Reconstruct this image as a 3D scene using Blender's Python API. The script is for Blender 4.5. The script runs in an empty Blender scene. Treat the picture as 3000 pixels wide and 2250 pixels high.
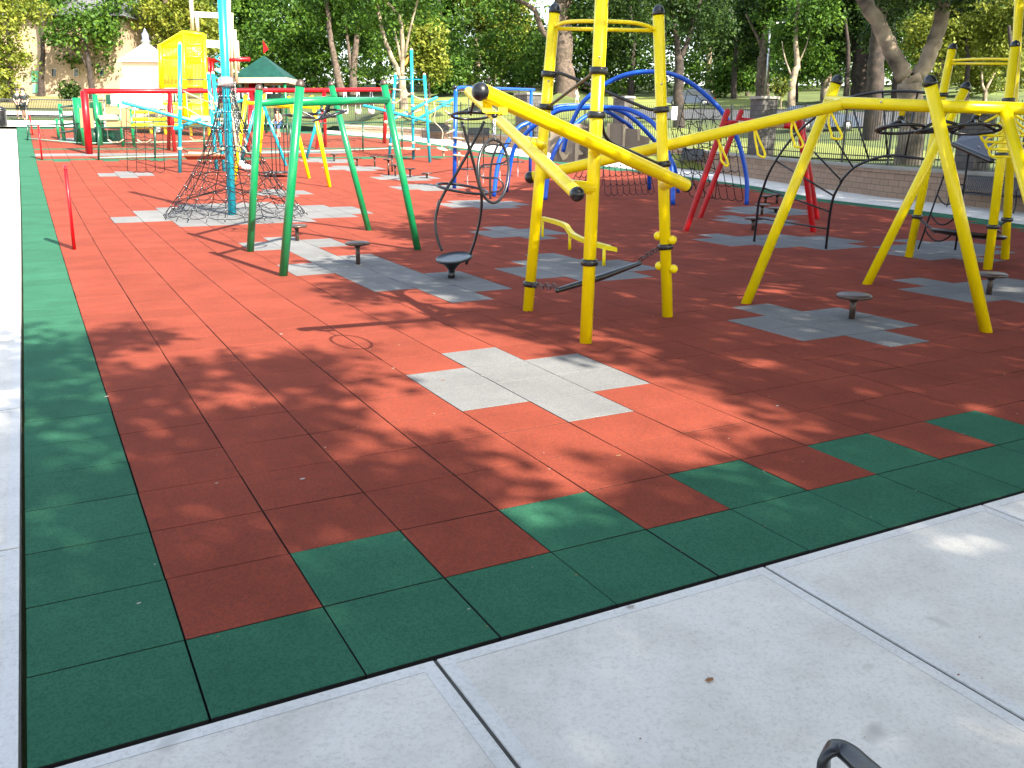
import bpy, math, random
import numpy as np
from mathutils import Vector, Matrix

# ------------------------------------------------------------------ camera, sky, sun, exposure
SC = bpy.context.scene
COL = SC.collection
S = 0.61                                   # one rubber tile in metres
Rd = math.radians
FPX = 2612.45                              # focal length in pixels of a 3000 px wide frame
YAW, PITCH, ROLL = 0.48772, 0.27513, 0.00571
CAM = np.array([0.42224, -5.00967, 3.46984]) * S
cy, sy, cp, sp = math.cos(YAW), math.sin(YAW), math.cos(PITCH), math.sin(PITCH)
FW = np.array([sy * cp, cy * cp, -sp])
_r = np.array([cy, -sy, 0.0]); _u = np.cross(_r, FW)
RT = _r * math.cos(ROLL) + _u * math.sin(ROLL)
UP = -_r * math.sin(ROLL) + _u * math.cos(ROLL)
HF = np.array([sy, cy, 0.0])               # horizontal heading
cam = bpy.data.cameras.new('camera')
cam.sensor_width = 36.0; cam.lens = FPX / 3000 * 36; cam.clip_end = 2000; cam.clip_start = 0.05
co = bpy.data.objects.new('camera', cam); COL.objects.link(co)
co.matrix_world = Matrix(((RT[0], UP[0], -FW[0], CAM[0]), (RT[1], UP[1], -FW[1], CAM[1]), (RT[2], UP[2], -FW[2], CAM[2]), (0, 0, 0, 1)))
SC.camera = co

SUN_EL, SUN_AZ = 39.0, 165.0               # azimuth clockwise from +y
SD = np.array([math.sin(Rd(SUN_AZ)) * math.cos(Rd(SUN_EL)), math.cos(Rd(SUN_AZ)) * math.cos(Rd(SUN_EL)), math.sin(Rd(SUN_EL))])
W = bpy.data.worlds.new('World'); SC.world = W; W.use_nodes = True
nt = W.node_tree; bg = nt.nodes['Background']
sky = nt.nodes.new('ShaderNodeTexSky'); sky.sky_type = 'NISHITA'; sky.sun_disc = False
sky.sun_elevation = Rd(SUN_EL); sky.sun_rotation = Rd(SUN_AZ); sky.air_density = 1.1; sky.dust_density = 1.5
hs_ = nt.nodes.new('ShaderNodeHueSaturation'); hs_.inputs['Saturation'].default_value = .68; nt.links.new(sky.outputs[0], hs_.inputs['Color']); nt.links.new(hs_.outputs[0], bg.inputs[0]); bg.inputs[1].default_value = 0.15
sun = bpy.data.lights.new('sun', 'SUN'); sun.energy = 5.0; sun.angle = Rd(0.55); sun.color = (1.0, 0.93, 0.80)
so = bpy.data.objects.new('sun', sun); COL.objects.link(so)
so.rotation_euler = Vector(SD).to_track_quat('Z', 'Y').to_euler()
SC.view_settings.view_transform = 'Standard'; SC.view_settings.look = 'None'
SC.view_settings.exposure = 1.74; SC.view_settings.gamma = 1.0
SC.render.film_transparent = False
try:
    SC.cycles.max_bounces = 6; SC.cycles.transparent_max_bounces = 8
except Exception: pass

rng = random.Random(7); nr = np.random.default_rng(7)

# ------------------------------------------------------------------ sighting: photograph readings to real positions
FR = dict(A=(0, 0, 1.35624), R1=(0, 0, .30139), R2=(350, 0, .27125), R3=(350, 300, .27125), R4=(650, 150, .27125), R5=(650, 400, .36166),
          R6=(1050, 0, .27125), S1=(1200, 200, .24111), S2=(1300, 0, .36166), S3=(1200, 500, .40687), S4=(1900, 0, .27125), S5=(1900, 300, .27125),
          S6=(2400, 0, .27125), S7=(2400, 400, .27125), T1=(1380, 180, .18083), T2=(1700, 250, .22604), T3=(2700, 250, .13562), T4=(450, 200, .18083),
          T5=(150, 200, .18083), T6=(850, 250, .18083), T7=(1050, 250, .18083), T8=(0, 150, .13562), K6=(2266, 700, .33183), K7=(2200, 1700, .36166),
          P=(0, 0, 1.0))
def px(f, x, y):
    a, b, s = FR[f]; return (a + s * x, b + s * y)
def rays(f, x, y):
    u, v = px(f, x, y)
    return (u - 1500) / FPX * RT - (v - 1125) / FPX * UP + FW
def G(x, y):
    Y = y / S
    t = max(0.0, Y - 13.614)
    if Y < 92: return S * 0.00062 * t * t
    t = 92 - 13.614
    return S * 0.00062 * t * t + (y - 92 * S) * 2 * 0.00062 * t
def march(d, fn, t0=1.0, tmax=400):
    t = t0; prev = t
    while t < tmax:
        q = CAM + t * d
        if q[2] <= fn(q[0], q[1]): break
        prev = t; t *= 1.015
    a, b = prev, t
    for _ in range(30):
        m = (a + b) / 2; q = CAM + m * d
        if q[2] <= fn(q[0], q[1]): b = m
        else: a = m
    return CAM + b * d
def gp(f, x, y): return march(rays(f, x, y), G)                # on the playground surface
def at(f, x, y, D): return CAM + D * rays(f, x, y)               # at forward distance D
def up(base, f, x, y, off=0.0):                                  # in the upright plane through base facing the viewer
    d = rays(f, x, y); n = HF
    t = ((np.array(base) - CAM) @ n + off) / (d @ n)
    return CAM + t * d
def depth(p): return (np.array(p) - CAM) @ FW

PATH_IN = [gp('P', *q) for q in [(3200, 690), (3000, 658), (2799, 630), (2600, 605), (2400, 582), (2220, 547), (2000, 516), (1785, 489), (1600, 468), (1439, 447), (1321, 429), (1177, 408), (1050, 397), (958, 391)]]
PATH_OUT = [gp('P', *q) for q in [(3200, 655), (3000, 624), (2834, 606), (2590, 580), (2400, 553), (2253, 531), (1981, 488), (1785, 468), (1600, 448), (1439, 425), (1321, 411), (1177, 396), (1050, 388), (958, 383)]]
def ext(pl, near, far):
    a = np.array([q[:2] for q in pl]); return np.vstack([[near], a, far])
PI = ext(PATH_IN, (16.6, -3.0), [(11.0, 61.0), (3.0, 57.0), (0, 54.2)])
PI = PI[:-3]; PI = np.vstack([PI, [(10.0, 57.5)], [(0.0, 55.0)]])
PO = ext(PATH_OUT, (22.0, -4.0), [(10.0, 66.0), (-10.0, 66.0), (-45.0, 62.0)])
def ndist(P, x, y):
    a = P[:-1]; b = P[1:]; ab = b - a; q = np.array([x, y])
    t = np.clip(((q - a) * ab).sum(1) / (ab * ab).sum(1), 0, 1)
    c = a + t[:, None] * ab; d = np.hypot(*(q - c).T); k = int(d.argmin())
    s = ab[k][0] * (y - a[k][1]) - ab[k][1] * (x - a[k][0])      # >0: left of the line (inside)
    return d[k], c[k], k + t[k], s
NPO = len(PO)
def wall_h(k):                                                    # retaining wall height along its run
    f = np.clip((k - 1) / (NPO - 5), 0, 1)
    return float(np.interp(k, [0, 1, 4, 7, 9, 11, 14, NPO - 4, NPO - 3, NPO], [1.05, 1.05, 1.02, .9, .75, .55, .4, .25, 0.05, 0.02]))
def T(x, y):
    d, c, k, s = ndist(PO, x, y)
    if s > 0: return G(x, y)
    return G(c[0], c[1]) + wall_h(k) - 0.06 + 0.03 * min(d, 8) + 0.075 * max(0, min(d, 95) - 8)
def far(f, x, y): return march(rays(f, x, y), T)

# ------------------------------------------------------------------ materials
def mat(name, col, rough=0.5, var=0.06, scale=3.0, bump=0.0, bscale=60, coat=0.0, metal=0.0, spec=0.5, dark=None):
    m = bpy.data.materials.new(name); m.use_nodes = True; n = m.node_tree.nodes; l = m.node_tree.links
    b = n['Principled BSDF']; b.inputs['Roughness'].default_value = rough; b.inputs['Metallic'].default_value = metal
    b.inputs['Coat Weight'].default_value = coat * .45; b.inputs['Coat Roughness'].default_value = 0.12; b.inputs['Specular IOR Level'].default_value = spec
    tc = n.new('ShaderNodeTexCoord'); no = n.new('ShaderNodeTexNoise'); no.inputs['Scale'].default_value = scale; no.inputs['Detail'].default_value = 6
    cr = n.new('ShaderNodeValToRGB'); cr.color_ramp.elements[0].position = .3; cr.color_ramp.elements[1].position = .7
    c2 = dark or [max(0, c * (1 - 2 * var)) for c in col]
    cr.color_ramp.elements[0].color = (*c2, 1); cr.color_ramp.elements[1].color = (*[min(1, c * (1 + var)) for c in col], 1)
    l.new(tc.outputs['Object'], no.inputs['Vector']); l.new(no.outputs['Fac'], cr.inputs[0]); l.new(cr.outputs[0], b.inputs['Base Color'])
    if bump:
        n2 = n.new('ShaderNodeTexNoise'); n2.inputs['Scale'].default_value = bscale; n2.inputs['Detail'].default_value = 4
        bp = n.new('ShaderNodeBump'); bp.inputs['Strength'].default_value = bump; bp.inputs['Distance'].default_value = 0.01
        l.new(tc.outputs['Object'], n2.inputs['Vector']); l.new(n2.outputs['Fac'], bp.inputs['Height']); l.new(bp.outputs[0], b.inputs['Normal'])
    return m
def rubber(name, col, fleck):
    m = bpy.data.materials.new(name); m.use_nodes = True; n = m.node_tree.nodes; l = m.node_tree.links
    b = n['Principled BSDF']; b.inputs['Roughness'].default_value = 0.95; b.inputs['Specular IOR Level'].default_value = 0.08
    tc = n.new('ShaderNodeTexCoord'); vo = n.new('ShaderNodeTexVoronoi'); vo.inputs['Scale'].default_value = 110
    mx = n.new('ShaderNodeMixRGB'); mx.inputs[1].default_value = (*col, 1); mx.inputs[2].default_value = (*fleck, 1)
    cr = n.new('ShaderNodeValToRGB'); cr.color_ramp.elements[0].position = .35; cr.color_ramp.elements[1].position = .8
    cr.color_ramp.elements[1].color = (.75, .75, .75, 1)
    l.new(tc.outputs['Object'], vo.inputs['Vector']); l.new(vo.outputs['Color'], cr.inputs[0]); l.new(cr.outputs[0], mx.inputs[0])
    at_ = n.new('ShaderNodeAttribute'); at_.attribute_name = 'tint'; hs = n.new('ShaderNodeHueSaturation')
    no = n.new('ShaderNodeTexNoise'); no.inputs['Scale'].default_value = 1.3; no.inputs['Detail'].default_value = 8; no.inputs['Roughness'].default_value = .65
    mp = n.new('ShaderNodeMapRange'); mp.inputs[3].default_value = .86; mp.inputs[4].default_value = 1.14; mp.inputs[1].default_value = .3; mp.inputs[2].default_value = .7
    l.new(tc.outputs['Object'], no.inputs['Vector']); l.new(no.outputs['Fac'], mp.inputs[0])
    mu = n.new('ShaderNodeMath'); mu.operation = 'MULTIPLY'; l.new(at_.outputs['Fac'], mu.inputs[0]); l.new(mp.outputs[0], mu.inputs[1])
    l.new(mu.outputs[0], hs.inputs['Value']); l.new(mx.outputs[0], hs.inputs['Color']); l.new(hs.outputs[0], b.inputs['Base Color'])
    n2 = n.new('ShaderNodeTexNoise'); n2.inputs['Scale'].default_value = 260; n2.inputs['Detail'].default_value = 3
    bp = n.new('ShaderNodeBump'); bp.inputs['Strength'].default_value = .35; bp.inputs['Distance'].default_value = 0.004
    l.new(tc.outputs['Object'], n2.inputs['Vector']); l.new(n2.outputs['Fac'], bp.inputs['Height']); l.new(bp.outputs[0], b.inputs['Normal'])
    return m
def leafmat(name, c1, c2, c3):
    m = bpy.data.materials.new(name); m.use_nodes = True; n = m.node_tree.nodes; l = m.node_tree.links
    n.remove(n['Principled BSDF']); out = n['Material Output']
    at_ = n.new('ShaderNodeAttribute'); at_.attribute_name = 'tint'
    cr = n.new('ShaderNodeValToRGB'); e = cr.color_ramp.elements; e[0].position = 0; e[0].color = (*c1, 1); e[1].position = 1; e[1].color = (*c3, 1)
    k = e.new(.5); k.color = (*c2, 1)
    d = n.new('ShaderNodeBsdfPrincipled'); d.inputs['Roughness'].default_value = .55; d.inputs['Specular IOR Level'].default_value = .25
    t = n.new('ShaderNodeBsdfTranslucent'); mx = n.new('ShaderNodeMixShader'); mx.inputs[0].default_value = .3
    l.new(at_.outputs['Fac'], cr.inputs[0]); l.new(cr.outputs[0], d.inputs['Base Color']); l.new(cr.outputs[0], t.inputs['Color'])
    l.new(d.outputs[0], mx.inputs[1]); l.new(t.outputs[0], mx.inputs[2]); l.new(mx.outputs[0], out.inputs['Surface'])
    return m
def concrete(name, base, grime, joint=None):
    m = bpy.data.materials.new(name); m.use_nodes = True; n = m.node_tree.nodes; l = m.node_tree.links
    b = n['Principled BSDF']; b.inputs['Roughness'].default_value = .9; b.inputs['Specular IOR Level'].default_value = .3
    tc = n.new('ShaderNodeTexCoord')
    def noise(s, d, lo, hi, r=.6):
        q = n.new('ShaderNodeTexNoise'); q.inputs['Scale'].default_value = s; q.inputs['Detail'].default_value = d; q.inputs['Roughness'].default_value = r
        l.new(tc.outputs['Object'], q.inputs['Vector']); k = n.new('ShaderNodeMapRange'); k.inputs[1].default_value = lo; k.inputs[2].default_value = hi
        l.new(q.outputs['Fac'], k.inputs[0]); return k.outputs[0]
    a = n.new('ShaderNodeMixRGB'); a.inputs[1].default_value = (*base, 1); a.inputs[2].default_value = (*grime, 1)
    l.new(noise(1.7, 9, .45, .75), a.inputs[0])
    c = n.new('ShaderNodeMixRGB'); c.blend_type = 'MULTIPLY'; c.inputs[2].default_value = (.66, .65, .64, 1); l.new(noise(55, 6, .48, .78, .8), c.inputs[0]); l.new(a.outputs[0], c.inputs[1])
    st = n.new('ShaderNodeMixRGB'); st.inputs[2].default_value = (*[g * .86 for g in grime], 1); l.new(noise(3.1, 2, .70, .76, .4), st.inputs[0]); l.new(c.outputs[0], st.inputs[1])
    l.new(st.outputs[0], b.inputs['Base Color'])
    mpp = n.new('ShaderNodeMapping'); mpp.inputs['Scale'].default_value = (2, 60, 2); mpp.inputs['Rotation'].default_value = (0, 0, Rd(8)); l.new(tc.outputs['Object'], mpp.inputs['Vector'])
    n2 = n.new('ShaderNodeTexNoise'); n2.inputs['Scale'].default_value = 4; n2.inputs['Detail'].default_value = 5; l.new(mpp.outputs[0], n2.inputs['Vector'])
    bp = n.new('ShaderNodeBump'); bp.inputs['Strength'].default_value = .22; bp.inputs['Distance'].default_value = 0.004
    l.new(n2.outputs['Fac'], bp.inputs['Height']); l.new(bp.outputs[0], b.inputs['Normal'])
    return m
def blocks(name, c1, c2, mortar, sx, bh, scale=1.0):
    m = bpy.data.materials.new(name); m.use_nodes = True; n = m.node_tree.nodes; l = m.node_tree.links
    b = n['Principled BSDF']; b.inputs['Roughness'].default_value = .92
    uv = n.new('ShaderNodeUVMap'); br = n.new('ShaderNodeTexBrick'); br.inputs['Scale'].default_value = scale
    br.inputs['Color1'].default_value = (*c1, 1); br.inputs['Color2'].default_value = (*c2, 1); br.inputs['Mortar'].default_value = (*mortar, 1)
    br.inputs['Mortar Size'].default_value = .008; br.inputs['Brick Width'].default_value = sx; br.inputs['Row Height'].default_value = bh
    l.new(uv.outputs[0], br.inputs['Vector'])
    no = n.new('ShaderNodeTexNoise'); no.inputs['Scale'].default_value = 25; no.inputs['Detail'].default_value = 6; l.new(uv.outputs[0], no.inputs['Vector'])
    mx = n.new('ShaderNodeMixRGB'); mx.blend_type = 'OVERLAY'; mx.inputs[0].default_value = .35; l.new(br.outputs['Color'], mx.inputs[1]); l.new(no.outputs['Fac'], mx.inputs[2])
    l.new(mx.outputs[0], b.inputs['Base Color'])
    bp = n.new('ShaderNodeBump'); bp.inputs['Strength'].default_value = .6; bp.inputs['Distance'].default_value = .01; bp.invert = True
    l.new(br.outputs['Fac'], bp.inputs['Height']); l.new(bp.outputs[0], b.inputs['Normal'])
    return m
YEL = mat('yellow_paint', (.90, .70, .002), .34, .04, 2.5, .05, 90, .3, spec=.35)
GRN = mat('green_paint', (.003, .19, .065), .28, .06, 2.5, .05, 90, .5)
CYA = mat('turquoise_paint', (.006, .34, .45), .32, .06, 2.5, .05, 90, .4)
BLU = mat('blue_paint', (.002, .075, .46), .36, .06, 2.5, .05, 90, .3, spec=.4)
RED = mat('red_paint', (.42, .002, .006), .4, .06, 2.5, .05, 90, .15, spec=.3)
BLK = mat('black_plastic', (.012, .013, .016), .32, .2, 4, .05, 60, .3)
ROPE = mat('black_rope', (.010, .009, .012), .7, .4, 60, spec=.3)
GREYR = mat('grey_rope', (.12, .12, .12), .8, .3, 60)
BRZ = mat('brown_bronze_metal', (.085, .055, .042), .42, .2, 8, .1, 60, .2, .35)
STEEL = mat('galvanised_steel', (.55, .55, .56), .35, .1, 8, 0, 60, 0, .8)
CREAM = mat('cream_plastic', (.50, .41, .27), .45, .08, 4)
TAN = mat('tan_plastic', (.27, .22, .165), .5, .08, 2)
TANY = mat('tan_yellow_panel', (.45, .28, .12), .5, .08, 2)
WHT = mat('white_plastic', (.8, .8, .78), .4, .04, 2)
NAVY = mat('navy_rubber', (.035, .04, .085), .5, .2, 20)
DGR = mat('dark_green_paint', (.006, .06, .034), .35, .1, 3, 0, 60, .2)
DGR2 = mat('dark_green_roof', (.005, .05, .034), .4, .15, 3)
DCH = mat('tarnished_chain', (.10, .10, .105), .4, .2, 20, metal=.6)
IRON = mat('black_green_iron', (.012, .018, .016), .45, .2, 5)
TIRE = mat('tyre_rubber', (.015, .015, .015), .8, .1, 10)
GLASS = mat('dark_window_glass', (.02, .03, .04), .06, .1, 1, spec=.9)
CARB = mat('dark_blue_car_paint', (.05, .07, .11), .2, .05, 1, 0, 60, .8)
CARW = mat('white_car_paint', (.72, .74, .75), .2, .03, 1, 0, 60, .8)
SKIN = mat('skin', (.55, .32, .22), .55, .05, 3)
HAIR = mat('dark_hair', (.03, .02, .015), .6, .2, 20)
CL_W = mat('white_cloth', (.7, .68, .68), .9, .08, 3)
CL_P = mat('peach_cloth', (.75, .38, .25), .9, .08, 3)
CL_B = mat('blue_cloth', (.05, .12, .35), .9, .1, 3)
BARK = mat('shaded_grey_brown_bark', (.125, .09, .065), .95, .3, 3.5, .9, 9, dark=(.04, .03, .022))  # base colour darkened to carry the shade of the canopy overhead
BARKL = mat('pale_mottled_bark', (.33, .26, .175), .95, .3, 1.6, .6, 9, dark=(.05, .04, .03))  # pale bark toned down; canopy shade is put into the colour
BARKD = mat('dark_bark', (.05, .036, .028), .95, .3, 3.5, .9, 9, dark=(.015, .012, .01))  # on right-hand trunks the dark tone stands in for canopy shade
STUCCO = mat('beige_stucco', (.72, .56, .38), .9, .08, .4, .2, 20)
SLATE = mat('grey_slate_roof', (.13, .13, .14), .8, .15, 3)
RUBR = rubber('red_rubber', (.228, .048, .027), (.14, .036, .026))
RUBG = rubber('green_rubber', (.033, .125, .070), (.022, .085, .052))
RUBY = rubber('grey_rubber', (.185, .18, .17), (.115, .125, .14))
CONC = concrete('broom_finished_concrete', (.70, .66, .59), (.55, .51, .45))
CONCS = concrete('smooth_concrete_edge', (.68, .66, .62), (.58, .56, .52))
CONCD = concrete('old_concrete', (.32, .30, .26), (.22, .21, .18))
WALLM = blocks('tan_wall_block', (.31, .205, .14), (.26, .175, .12), (.12, .085, .065), .42, .2)
STONE = blocks('rough_grey_stone', (.10, .09, .08), (.065, .06, .055), (.03, .028, .025), .34, .19)
BRICKB = blocks('beige_brick', (.42, .31, .20), (.38, .28, .18), (.32, .25, .18), .4, .1)
GRASS = mat('grass_ground', (.085, .11, .022), .95, .3, .25, .5, 12, dark=(.045, .065, .014))
ASPH = mat('asphalt', (.075, .075, .08), .9, .15, .6)
DIRT = mat('sandy_infield', (.30, .21, .15), .95, .1, .3)
LF = [leafmat('mid_green_leaves', (.016, .045, .006), (.055, .125, .012), (.15, .25, .025)),
      leafmat('yellow_green_leaves', (.06, .10, .010), (.17, .20, .022), (.32, .33, .045)),
      leafmat('dark_green_leaves', (.010, .026, .006), (.026, .058, .010), (.085, .14, .02)),
      leafmat('autumn_green_leaves', (.03, .06, .009), (.095, .125, .016), (.25, .24, .03))]

# ------------------------------------------------------------------ mesh helpers
def link(name, verts, faces, m, parent=None, smooth=True, org=(0, 0, 0), uvs=None):
    me = bpy.data.meshes.new(name)
    me.from_pydata([tuple(np.array(v) - np.array(org)) for v in verts], [], faces)
    if isinstance(m, (list, tuple)):
        for k in m: me.materials.append(k)
    else: me.materials.append(m)
    if smooth: me.polygons.foreach_set('use_smooth', [True] * len(me.polygons))
    if uvs is not None:
        ul = me.uv_layers.new(name='UVMap'); ul.data.foreach_set('uv', np.array(uvs, dtype=np.float32).ravel())
    me.update()
    o = bpy.data.objects.new(name, me); COL.objects.link(o)
    if parent is not None: o.parent = parent
    else: o.location = org
    return o
class M:                                     # collects verts and faces
    def __init__(s): s.v = []; s.f = []
    def add(s, v, f):
        k = len(s.v); s.v += [tuple(q) for q in v]; s.f += [tuple(i + k for i in q) for q in f]; return s
    def tube(s, pts, r, n=12, cap='flat', r2=None):
        P = np.array(pts, float)
        L = len(P); rad = np.linspace(r, r2 if r2 is not None else r, L) if np.isscalar(r) else np.array(r)
        tg = np.gradient(P, axis=0); tg /= np.linalg.norm(tg, axis=1)[:, None] + 1e-12
        nrm = np.cross(tg[0], (0, 0, 1)); 
        if np.linalg.norm(nrm) < .05: nrm = np.cross(tg[0], (1, 0, 0))
        nrm /= np.linalg.norm(nrm); rings = []
        ang = np.linspace(0, 2 * math.pi, n, endpoint=False)
        def ring(c, t_, nn, rr):
            b_ = np.cross(t_, nn); return c + rr * (np.cos(ang)[:, None] * nn + np.sin(ang)[:, None] * b_)
        R = []
        for i in range(L):
            nrm = nrm - (nrm @ tg[i]) * tg[i]; nrm /= np.linalg.norm(nrm); R.append((P[i], tg[i], nrm.copy(), rad[i]))
        if cap == 'round':
            h = [(80, .17), (60, .5), (35, .82), (15, .966)]
            c, t_, nn, rr = R[0]
            rings += [ring(c - t_ * rr * math.sin(Rd(a)), t_, nn, rr * math.cos(Rd(a))) for a, _ in h]
        rings += [ring(*q) for q in R]
        if cap == 'round':
            c, t_, nn, rr = R[-1]
            rings += [ring(c + t_ * rr * math.sin(Rd(a)), t_, nn, rr * math.cos(Rd(a))) for a, _ in reversed(h)]
        V = np.vstack(rings); F = []
        for i in range(len(rings) - 1):
            for j in range(n):
                F.append((i * n + j, i * n + (j + 1) % n, (i + 1) * n + (j + 1) % n, (i + 1) * n + j))
        F.append(tuple(range(n))[::-1]); F.append(tuple((len(rings) - 1) * n + j for j in range(n)))
        return s.add(V, F)
    def ball(s, c, r, nu=16, nv=10, sc=(1, 1, 1)):
        c = np.array(c, float); V = []; F = []
        for i in range(1, nv):
            a = math.pi * i / nv
            for j in range(nu):
                b = 2 * math.pi * j / nu
                V.append(c + r * np.array([math.sin(a) * math.cos(b) * sc[0], math.sin(a) * math.sin(b) * sc[1], math.cos(a) * sc[2]]))
        V.append(c + np.array([0, 0, r * sc[2]])); V.append(c - np.array([0, 0, r * sc[2]])); t_ = len(V) - 2
        for i in range(nv - 2):
            for j in range(nu): F.append((i * nu + j, (i + 1) * nu + j, (i + 1) * nu + (j + 1) % nu, i * nu + (j + 1) % nu))
        for j in range(nu):
            F.append((t_, j, (j + 1) % nu)); F.append((t_ + 1, (nv - 2) * nu + (j + 1) % nu, (nv - 2) * nu + j))
        return s.add(V, F)
    def box(s, c, ax, ay, az):               # centre and three half-axis vectors
        c, ax, ay, az = map(lambda q: np.array(q, float), (c, ax, ay, az))
        V = [c + i * ax + j * ay + k * az for i in (-1, 1) for j in (-1, 1) for k in (-1, 1)]
        return s.add(V, [(0, 1, 3, 2), (4, 6, 7, 5), (0, 4, 5, 1), (2, 3, 7, 6), (0, 2, 6, 4), (1, 5, 7, 3)])
    def lathe(s, base, prof, n=24, axis=(0, 0, 1)):
        z = Vector(axis).normalized(); q = z.to_track_quat('Z', 'Y'); V = []; F = []
        for r, h in prof:
            for j in range(n):
                a = 2 * math.pi * j / n; w = q @ Vector((r * math.cos(a), r * math.sin(a), h)); V.append(np.array(base) + np.array(w))
        for i in range(len(prof) - 1):
            for j in range(n): F.append((i * n + j, i * n + (j + 1) % n, (i + 1) * n + (j + 1) % n, (i + 1) * n + j))
        F.append(tuple(range(n))[::-1]); F.append(tuple((len(prof) - 1) * n + j for j in range(n)))
        return s.add(V, F)
    def slab(s, poly, th):                   # polygon (3D points) thickened by vector th
        n = len(poly); th = np.array(th, float); V = [np.array(q, float) for q in poly] + [np.array(q, float) + th for q in poly]
        F = [tuple(range(n))[::-1], tuple(range(n, 2 * n))] + [(i, (i + 1) % n, n + (i + 1) % n, n + i) for i in range(n)]
        return s.add(V, F)
def curve(pts, k=6):                         # smooth curve through points
    P = [np.array(q, float) for q in pts]; P = [2 * P[0] - P[1]] + P + [2 * P[-1] - P[-2]]; out = []
    for i in range(1, len(P) - 2):
        for j in range(k):
            t = j / k
            out.append(.5 * ((2 * P[i]) + (-P[i - 1] + P[i + 1]) * t + (2 * P[i - 1] - 5 * P[i] + 4 * P[i + 1] - P[i + 2]) * t * t + (-P[i - 1] + 3 * P[i] - 3 * P[i + 1] + P[i + 2]) * t ** 3))
    out.append(P[-2]); return out
def ringpts(c, rx, ax, ay, n=32, ry=None):
    ry = ry or rx; ax = np.array(ax, float); ay = np.array(ay, float)
    return [np.array(c) + rx * math.cos(2 * math.pi * i / n) * ax + ry * math.sin(2 * math.pi * i / n) * ay for i in range(n + 1)]
class Thing:
    def __init__(s, name, label, cat, base, group=None):
        o = bpy.data.objects.new(name, None); COL.objects.link(o); o.location = tuple(base); o.empty_display_size = .2
        o['label'] = label; o['category'] = cat
        if group: o['group'] = group
        s.o = o; s.b = np.array(base, float)
    def part(s, name, mb, m, parent=None, label=None, smooth=True, uvs=None):
        o = link(name, mb.v, mb.f, m, parent or s.o, smooth, s.b, uvs)
        if label: o['label'] = label
        return o
    def tube(s, name, pts, r, m, n=16, cap='flat', r2=None, parent=None, label=None, k=0):
        if k: pts = curve(pts, k)
        return s.part(name, M().tube(pts, r, n, cap, r2), m, parent, label)
    def ball(s, name, c, r, m, parent=None, sc=(1, 1, 1)): return s.part(name, M().ball(c, r, 20, 12, sc), m, parent)
def tag(o, label, cat, group=None):
    o['label'] = label; o['category'] = cat
    if group: o['group'] = group
    return o
def struct(o): o['kind'] = 'structure'; return o
PR = .0645                                   # radius of the big posts
def collar(t, c, ax=(0, 0, 1), r=PR, m=BLK, h=.035):
    z = np.array(ax, float); z /= np.linalg.norm(z)
    return t.part('collar', M().lathe(np.array(c) - z * h, [(r + .004, 0), (r + .022, .006), (r + .026, h * .6), (r + .026, h * 1.4), (r + .022, 2 * h - .006), (r + .004, 2 * h)], 20, z), m)
def lerp(a, b, t): return np.array(a) * (1 - t) + np.array(b) * t
def on(a, b, f, x, y):                       # the point of the segment a-b that is seen nearest to a reading
    u, v = px(f, x, y); best = None
    for t in np.linspace(0, 1, 400):
        q = lerp(a, b, t); d = q - CAM; c = d @ FW
        e = (1500 + FPX * (d @ RT) / c - u) ** 2 + (1125 - FPX * (d @ UP) / c - v) ** 2
        if best is None or e < best[0]: best = (e, q)
    return best[1]

# ------------------------------------------------------------------ the ground
def inside_play(x, y):
    d, c, k, s = ndist(PI, x, y); return s > 0, d
CAP = {}
GRY = set()
def plus(c, r, n=3):
    for k in range(n):
        for j in range(4):
            if (k in (0, n - 1)) and j in (0, 3): continue
            GRY.add((c + k, r + j))
def rect(c0, c1, r0, r1):
    for c in range(c0, c1):
        for r in range(r0, r1): GRY.add((c, r))
plus(5, 4); plus(4, 51); plus(3, 30, 2); plus(10, 39); plus(17, 31, 4); plus(14, 21); plus(18, 53, 4); plus(18, 59, 4); plus(19, 46, 4); plus(18, 40, 4)
for q in [(6, 17), (6, 18), (6, 22), (6, 23), (8, 22), (8, 23), (9, 13), (9, 14), (9, 15)]: GRY.add(q)
rect(7, 8, 14, 25); rect(8, 9, 12, 20)
for c in range(3, 14):
    for r in range(27, 39):
        if math.hypot(c + .5 - 7.8, (r + .5 - 32.9) * .92) < 3.9: GRY.add((c, r))
rect(10, 13, 31, 34); rect(11, 12, 30, 35)
rect(11, 12, 14, 16); rect(12, 13, 13, 17); rect(13, 14, 13, 18); rect(14, 15, 14, 16)
plus(12, 5)
plus(18, 6); plus(20, 5); plus(23, 11); plus(25, 12)
plus(20, 16); plus(21, 15, 4); plus(25, 21); plus(28, 24, 4)
rect(1, 13, 66, 68); rect(13, 24, 67, 70); rect(3, 6, 78, 81)
V = []; F = []; MI = []; TI = []
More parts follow.
